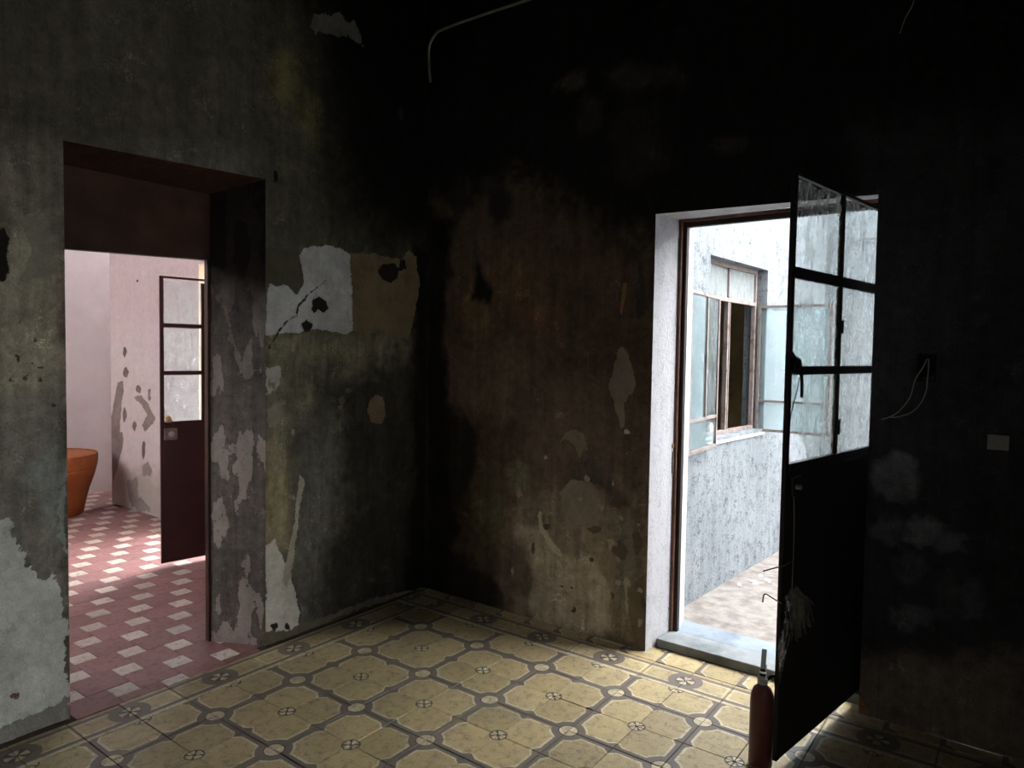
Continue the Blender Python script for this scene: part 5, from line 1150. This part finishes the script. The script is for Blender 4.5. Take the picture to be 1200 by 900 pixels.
MB().tube([(0, .06, hh - .075), (.02, .06, hh - .075)], .014, 10).build('knob', M_TRANSOM, root)
tag(root, 'brown wooden frame with a closed board above in the deep left doorway', 'door frame', kind='structure')

# door of the next room
door_frame('trim_3', QX0 + .01, QX1 - .01, .93, QH, 0, 'brown steel frame of the daylit doorway in the pink wall', M_BROWN)
PZ2 = [(1.955, 1.985), (1.640, 1.668), (1.318, 1.345), (.965, 1.000)]
H2 = (-2.345, .925, 0)
d2 = steel_door('door_2', H2, math.atan2(-math.cos(math.radians(8.5)), -math.sin(math.radians(8.5))), .905, .03, 1.985, M_DOOR2, M_GLASS_D,
                'maroon steel door with grimy panes standing open in the pink room', PZ2, False, .605)
lb = MB().box(.80, .885, 0, .014, .875, .955).build('lock_box', M_LOCK, d2, .004)
MB().tube([(.842, .014, .915), (.842, .022, .915)], .02, 12).build('rosette', M_STEEL, lb)
MB().lathe([(.0, 0), (.018, .002), (.026, .02), (.02, .04), (.008, .05)], 12, (.86, .02, .995)).build('knob', M_RUSTBRASS, d2)

# ---------------------------------------------------------------- courtyard casement window
win = empty('window_1', WORG, math.atan2(WD.y, WD.x))
D0, D1 = .075, .105                           # frame depth inside the opening


def wb(a, b_, z0, z1, name='frame_bar', mat=M_WINFR, d0=D0, d1=D1, parent=win, bev=.002):
    return MB().box(a, b_, d0, d1, z0, z1).build(name, mat, parent, bev)


wb(0, .028, WZ0, WZ1); wb(WW - .028, WW, WZ0, WZ1)
wb(.028, WW - .028, WZ1 - .028, WZ1); wb(.028, WW - .028, WZ0, WZ0 + .025)
wb(.028, WW - .028, 1.870, 1.898, 'transom')
wb(.465, .480, 1.898, WZ1 - .028, 'glazing_bar')
wb(.462, .478, WZ0 + .025, 1.870, 'mullion'); wb(.492, .503, WZ0 + .025, 1.870, 'mullion')
wb(.028, .465, 1.898, WZ1 - .028, 'pane', M_GLASS_T, .088, .091, win, 0)
wb(.480, WW - .028, 1.898, WZ1 - .028, 'pane', M_GLASS_T, .088, .091, win, 0)
MB().box(.44, .448, .06, .075, 1.40, 1.412).build('latch', M_WINFR, win)
MB().add([(0, -.012, WZ0 - .02), (WW, -.012, WZ0 - .02), (WW, .165, WZ0 - .002), (0, .165, WZ0 - .002), (0, -.012, WZ0 - .035), (WW, -.012, WZ0 - .035)],
         [(0, 1, 2, 3), (4, 5, 1, 0)]).build('sill', M_REVEAL, win)
tag(win, 'steel casement window with two leaves swung open into the courtyard', 'window', kind='structure')


def casement(p0, p1, z0, z1, rails, bars, glass, zfree=None):
    """p0 hinge, p1 free edge, plan points in world metres; child of the window"""
    a = math.atan2(p1[1] - p0[1], p1[0] - p0[0]); L = math.hypot(p1[0] - p0[0], p1[1] - p0[1])
    t = .018
    m = MB().box(0, .018, 0, t, z0, z1).box(L - .018, L, 0, t, z0, z1).box(.018, L - .018, 0, t, z1 - .018, z1).box(.018, L - .018, 0, t, z0, z0 + .018)
    o = m.build('casement', M_WINFR, win)
    q = win.matrix_world
    o.matrix_parent_inverse = Matrix.Identity(4)
    W_ = Matrix.Translation((p0[0], p0[1], 0)) @ Matrix.Rotation(a, 4, 'Z')
    WIN = Matrix.Translation(WORG) @ Matrix.Rotation(math.atan2(WD.y, WD.x), 4, 'Z')
    o.matrix_local = WIN.inverted() @ W_
    zs = [z0 + .018] + [z for r_ in rails for z in (r_ - .008, r_ + .008)] + [z1 - .018]
    for r_ in rails:
        MB().box(.018, L - .018, 0, t, r_ - .008, r_ + .008).build('glazing_bar', M_WINFR, o)
    for i in range(0, len(zs), 2):
        xs = [.018, L - .018]
        if bars and zs[i + 1] > bars[1]:
            xs = [.018, bars[0] - .006, bars[0] + .006, L - .018]
            MB().box(bars[0] - .006, bars[0] + .006, 0, t, zs[i], zs[i + 1]).build('glazing_bar', M_WINFR, o)
        for j in range(0, len(xs), 2):
            MB().box(xs[j], xs[j + 1], .007, .010, zs[i], zs[i + 1]).build('pane', glass, o)
    return o


cl = casement((.664, 1.885), (.702, 1.345), .945, 1.868, [1.135], (.24, 1.2), M_GLASS_C)
hk = MB().tube(bez([(.49, -.004, 1.50), (.49, -.03, 1.49), (.485, -.055, 1.44), (.49, -.05, 1.38), (.495, -.03, 1.345)]), .006, 8).build('handle', M_BLACK, cl)
cr = casement((.628, 2.80), (1.135, 2.775), .965, 1.872, [1.185], None, M_GLASS_C)

# small jar on the inner sill
j = MB().lathe([(.018, 0), (.024, .01), (.025, .05), (.016, .065), (.013, .075), (.015, .08)], 20)
jo = j.build('jar', M_JAR, None, smooth=True)
jo.location = cw(.36, .135, WZ0 - .004)
tag(jo, 'small white jar on the courtyard window sill', 'jar')

# cable strung along the courtyard end wall
cb = MB().tube(bez([(1.05, 4.135, 2.50), (1.4, 4.13, 2.50), (1.8, 4.135, 2.53), (2.4, 4.14, 2.56)]), .006, 6).build('cable', M_CABLE, None, smooth=True)
tag(cb, 'thin dark cable strung across the white courtyard end wall', 'cable')

# ---------------------------------------------------------------- things in the rooms
# terracotta pot
pot = empty('plant_pot', (-4.76, .13, 0.0))
MB().lathe([(.300, 0), (.308, .008), (.325, .10), (.355, .22), (.395, .34), (.412, .41), (.408, .42), (.36, .425)], 56).build('body', M_TERRA, pot, smooth=True)
MB().lathe([(.405, .415), (.417, .425), (.424, .48), (.425, .53), (.418, .543), (.400, .543), (.392, .52), (.39, .43)], 56).build('rim', M_TERRA, pot, smooth=True)
MB().lathe([(.39, .45), (.395, .532), (.2, .535), (.01, .536)], 40).build('cover', M_TERRA, pot, smooth=True)
tag(pot, 'large terracotta plant pot on the rose tiles by the pale far wall', 'pot')

# fire extinguisher beside the open black door
ex = empty('fire_extinguisher', (1.480, .245, 0.0))
MB().lathe([(.036, 0), (.042, .006), (.042, .235), (.040, .262), (.032, .285), (.018, .298), (.016, .306)], 36).build('cylinder', M_RED, ex, smooth=True)
v_ = MB().lathe([(.015, .300), (.019, .306), (.019, .325), (.012, .33), (.012, .345)], 16).build('valve', M_STEEL, ex, smooth=True)
MB().tube([(.0, .0, .318), (.032, -.005, .318)], .008, 10).build('gauge', M_STEEL, v_)
MB().prism([(-.014, -.011), (.075, -.011), (.085, .0), (.075, .011), (-.014, .011)], .336, .344).build('carry_handle', M_BLACK, ex, .002)
lv = MB().add([(-.014, -.009, .352), (.075, -.009, .395), (.075, .009, .395), (-.014, .009, .352), (-.014, -.009, .362), (.07, -.009, .405), (.07, .009, .405), (-.014, .009, .362)],
              [(0, 3, 2, 1), (4, 5, 6, 7), (0, 1, 5, 4), (1, 2, 6, 5), (2, 3, 7, 6), (3, 0, 4, 7)]).build('lever', M_BLACK, ex, .002)
MB().tube(bez([(.0, -.015, .322), (.01, -.038, .335), (.015, -.047, .30), (.016, -.049, .22), (.016, -.049, .12)]), .007, 8).build('hose', M_BLACK, ex, smooth=True)
MB().tube([(.016, -.049, .12), (.016, -.049, .08)], [.008, .011], 10).build('nozzle', M_BLACK, ex)
ex.rotation_euler = (0, 0, math.radians(104))
tag(ex, 'small dull red fire extinguisher standing against the open black door', 'fire extinguisher')


# string and torn plastic tied to the free edge of the black door
def dpt(s_, n_, z):                            # point on the open door: along, out of its front face, up
    return (1.693 - math.sin(TH) * s_ + math.cos(TH) * n_, 1.088 - math.cos(TH) * s_ - math.sin(TH) * n_, z)


rag = empty('torn_plastic_tassel', dpt(.86, .012, .62))
ro = rag.location
def rel(p): return (p[0] - ro[0], p[1] - ro[1], p[2] - ro[2])
MB().tube([rel(p) for p in bez([dpt(.845, .006, 1.075), dpt(.832, .008, .95), dpt(.828, .008, .85), dpt(.832, .010, .76), dpt(.838, .012, .66)])], .0026, 6).build('string', M_ROPE, rag, smooth=True)
MB().tube([rel(p) for p in bez([dpt(.834, .012, .775), dpt(.865, .012, .773), dpt(.895, .006, .765), dpt(.91, -.02, .755), dpt(.92, -.06, .735)])], .0026, 6).build('string', M_ROPE, rag, smooth=True)
MB().tube([rel(p) for p in bez([dpt(.90, .004, .63), dpt(.915, -.02, .645), dpt(.92, -.05, .655), dpt(.925, -.055, .625)])], .0026, 6).build('string', M_ROPE, rag, smooth=True)
rg = random.Random(11)
for k in range(64):
    s0 = .80 + rg.uniform(0, .075); n0 = .010 + rg.uniform(0, .014)
    L = rg.uniform(.06, .19); sp_ = rg.uniform(-.13, .05)
    pts = [dpt(s0, n0, .665 + rg.uniform(-.03, .01)), dpt(s0 + sp_ * .5 + rg.uniform(-.015, .015), n0 + rg.uniform(.004, .02), .665 - L * .4), dpt(s0 + sp_ + rg.uniform(-.02, .02), n0 + rg.uniform(.0, .02), .665 - L)]
    MB().tube([rel(p) for p in bez(pts, 5)], [.0017] * 11, 5).build('strand', M_ROPE, rag, smooth=True)
for k in range(5):
    s0 = .84 + .014 * k
    ptsA = bez([dpt(s0, .014, .66), dpt(s0 + rg.uniform(-.01, .03), .02, .58), dpt(s0 + .02 + rg.uniform(-.01, .03), .018, .50), dpt(.89 + .005 * k, .012, .43 - .02 * k)], 5)
    V, F = [], []
    for i, p in enumerate(ptsA):
        wv = .005 + .003 * math.sin(i * .9 + k)
        V += [rel(p + Vector((-wv, rg.uniform(-.004, .004), .003))), rel(p + Vector((0, -.008, 0))), rel(p + Vector((wv, rg.uniform(-.004, .004), -.003)))]
    for i in range(len(ptsA) - 1):
        F += [(3 * i, 3 * i + 1, 3 * i + 4, 3 * i + 3), (3 * i + 1, 3 * i + 2, 3 * i + 5, 3 * i + 4)]
    MB().add(V, F).build('plastic_strip', M_BAG, rag, smooth=True)
tag(rag, 'torn clear plastic and frayed string tied to the edge of the black door', 'string')

# black wire knot hooked on the door bar, with a thin wire down to the broken pane
kn = empty('wire_knot', dpt(.885, .006, 1.47))
ro = kn.location
MB().tube([rel(p) for p in bez([dpt(.893, -.005, 1.53), dpt(.870, .008, 1.50), dpt(.845, .012, 1.49), dpt(.838, .012, 1.465), dpt(.86, .014, 1.452), dpt(.885, .010, 1.462), dpt(.872, .012, 1.495), dpt(.85, .012, 1.47)])], .009, 8).build('loop', M_BLACK, kn, smooth=True)
MB().tube([rel(p) for p in bez([dpt(.86, .012, 1.455), dpt(.822, .012, 1.44), dpt(.812, .012, 1.40), dpt(.812, .012, 1.36)])], .006, 8).build('tail', M_BLACK, kn, smooth=True)
MB().tube([rel(p) for p in bez([dpt(.83, .010, 1.43), dpt(.845, .008, 1.38), dpt(.868, .006, 1.33), dpt(.882, .004, 1.28), dpt(.884, .004, 1.22)])], .0022, 6).build('thin_wire', M_BLACK, kn, smooth=True)
tag(kn, 'black wire knotted round the glazing bar of the black door', 'wire')

# conduit high on the right wall
pp = bez([(-.805, YR - .014, 3.16), (-.805, YR - .03, 3.26), (-.795, YR - .04, 3.36), (-.755, YR - .04, 3.415), (-.69, YR - .04, 3.435), (-.40, YR - .04, 3.438), (.10, YR - .04, 3.43), (.8, YR - .04, 3.42)], 6)
pi = MB().tube(pp, .008, 10).build('conduit_pipe', M_PIPE, None, smooth=True)
tag(pi, 'thin grey conduit bending out of the sooty corner along the black wall', 'pipe')

# open switch box with wires
bxo = empty('switch_box', (1.895, YR - .002, 1.47))
MB().box(-.034, .034, .0, .004, -.054, .054).box(-.034, -.029, -.008, .0, -.054, .054).box(.029, .034, -.008, .0, -.054, .054).box(-.029, .029, -.008, .0, .049, .054).box(-.029, .029, -.008, .0, -.054, -.049).build('box', M_HOLE, bxo)
MB().tube(bez([(.0, -.004, .035), (-.012, -.015, .0), (-.035, -.03, -.05), (-.05, -.035, -.12), (-.09, -.03, -.18), (-.125, -.025, -.205), (-.15, -.02, -.215)]), .0026, 6).build('wire', M_WIRE, bxo, smooth=True)
MB().tube(bez([(.006, -.004, .035), (.008, -.015, .0), (.006, -.02, -.05), (.004, -.025, -.09), (-.012, -.03, -.14), (-.045, -.03, -.18), (-.09, -.025, -.20), (-.115, -.02, -.205)]), .0022, 6).build('wire', M_WIRE, bxo, smooth=True)
tag(bxo, 'near-black open switch box with two loose pale wires on the black wall', 'switch box')
sw = empty('wall_plate', (2.139, YR - .008, 1.193))
MB().box(-.034, .034, -.006, .008, -.028, .028).build('plate', M_PLATE, sw, .003)
MB().box(-.014, .014, -.009, -.006, -.010, .010).build('rocker', M_PLATE, sw, .002)
tag(sw, 'dull ivory blank wall plate on the black wall', 'switch')

# loose wire hanging high on the black wall
lw_ = MB().tube(bez([(1.81, YR - .03, 2.98), (1.80, YR - .03, 2.90), (1.775, YR - .03, 2.85), (1.757, YR - .02, 2.80)]), .0022, 6).build('loose_wire', M_PIPE, None, smooth=True)
tag(lw_, 'thin loose wire dangling high on the black wall', 'wire')

# curled paper flake on the right wall
fk = MB().add([(.0, 0, .10), (.028, -.018, .095), (.030, -.026, .045), (.012, -.02, -.02), (-.008, 0, -.065), (-.018, 0, -.035), (-.010, 0, .03)],
              [(0, 1, 2, 3, 4, 5, 6)])
fk.add([(.0, .002, .10), (.028, -.016, .095), (.030, -.024, .045), (.012, -.018, -.02), (-.008, .002, -.065), (-.018, .002, -.035), (-.010, .002, .03)], [(6, 5, 4, 3, 2, 1, 0)])
fo = fk.build('paper_flake', M_FLAKE); fo.location = (.545, YR - .006, 1.77)
tag(fo, 'curled tan flake peeling off the sooty wall left of the courtyard doorway', 'flake')

# chips of fallen plaster on the courtyard ground
for (x, y, r_) in ((.80, 2.32, .030), (.86, 2.42, .022), (.79, 2.50, .018), (.74, 2.22, .015)):
    n_ = 7
    a0 = random.random() * 6
    top = [(r_ * random.uniform(.7, 1.2) * math.cos(a0 + k * 6.283 / n_), r_ * random.uniform(.6, 1.1) * math.sin(a0 + k * 6.283 / n_)) for k in range(n_)]
    ch = MB()
    ch.add([(p, q, 0) for p, q in top] + [(p * .8, q * .8, r_ * random.uniform(.3, .6)) for p, q in top],
           [tuple(range(n_ - 1, -1, -1)), tuple(range(n_, 2 * n_))] + [(k, (k + 1) % n_, n_ + (k + 1) % n_, n_ + k) for k in range(n_)])
    co_ = ch.build('plaster_chip', M_JAR); co_.location = (x, y, -.002)
    tag(co_, 'small white plaster chip on the courtyard ground beside the limewashed wall', 'chip', 'plaster chips on the courtyard ground')
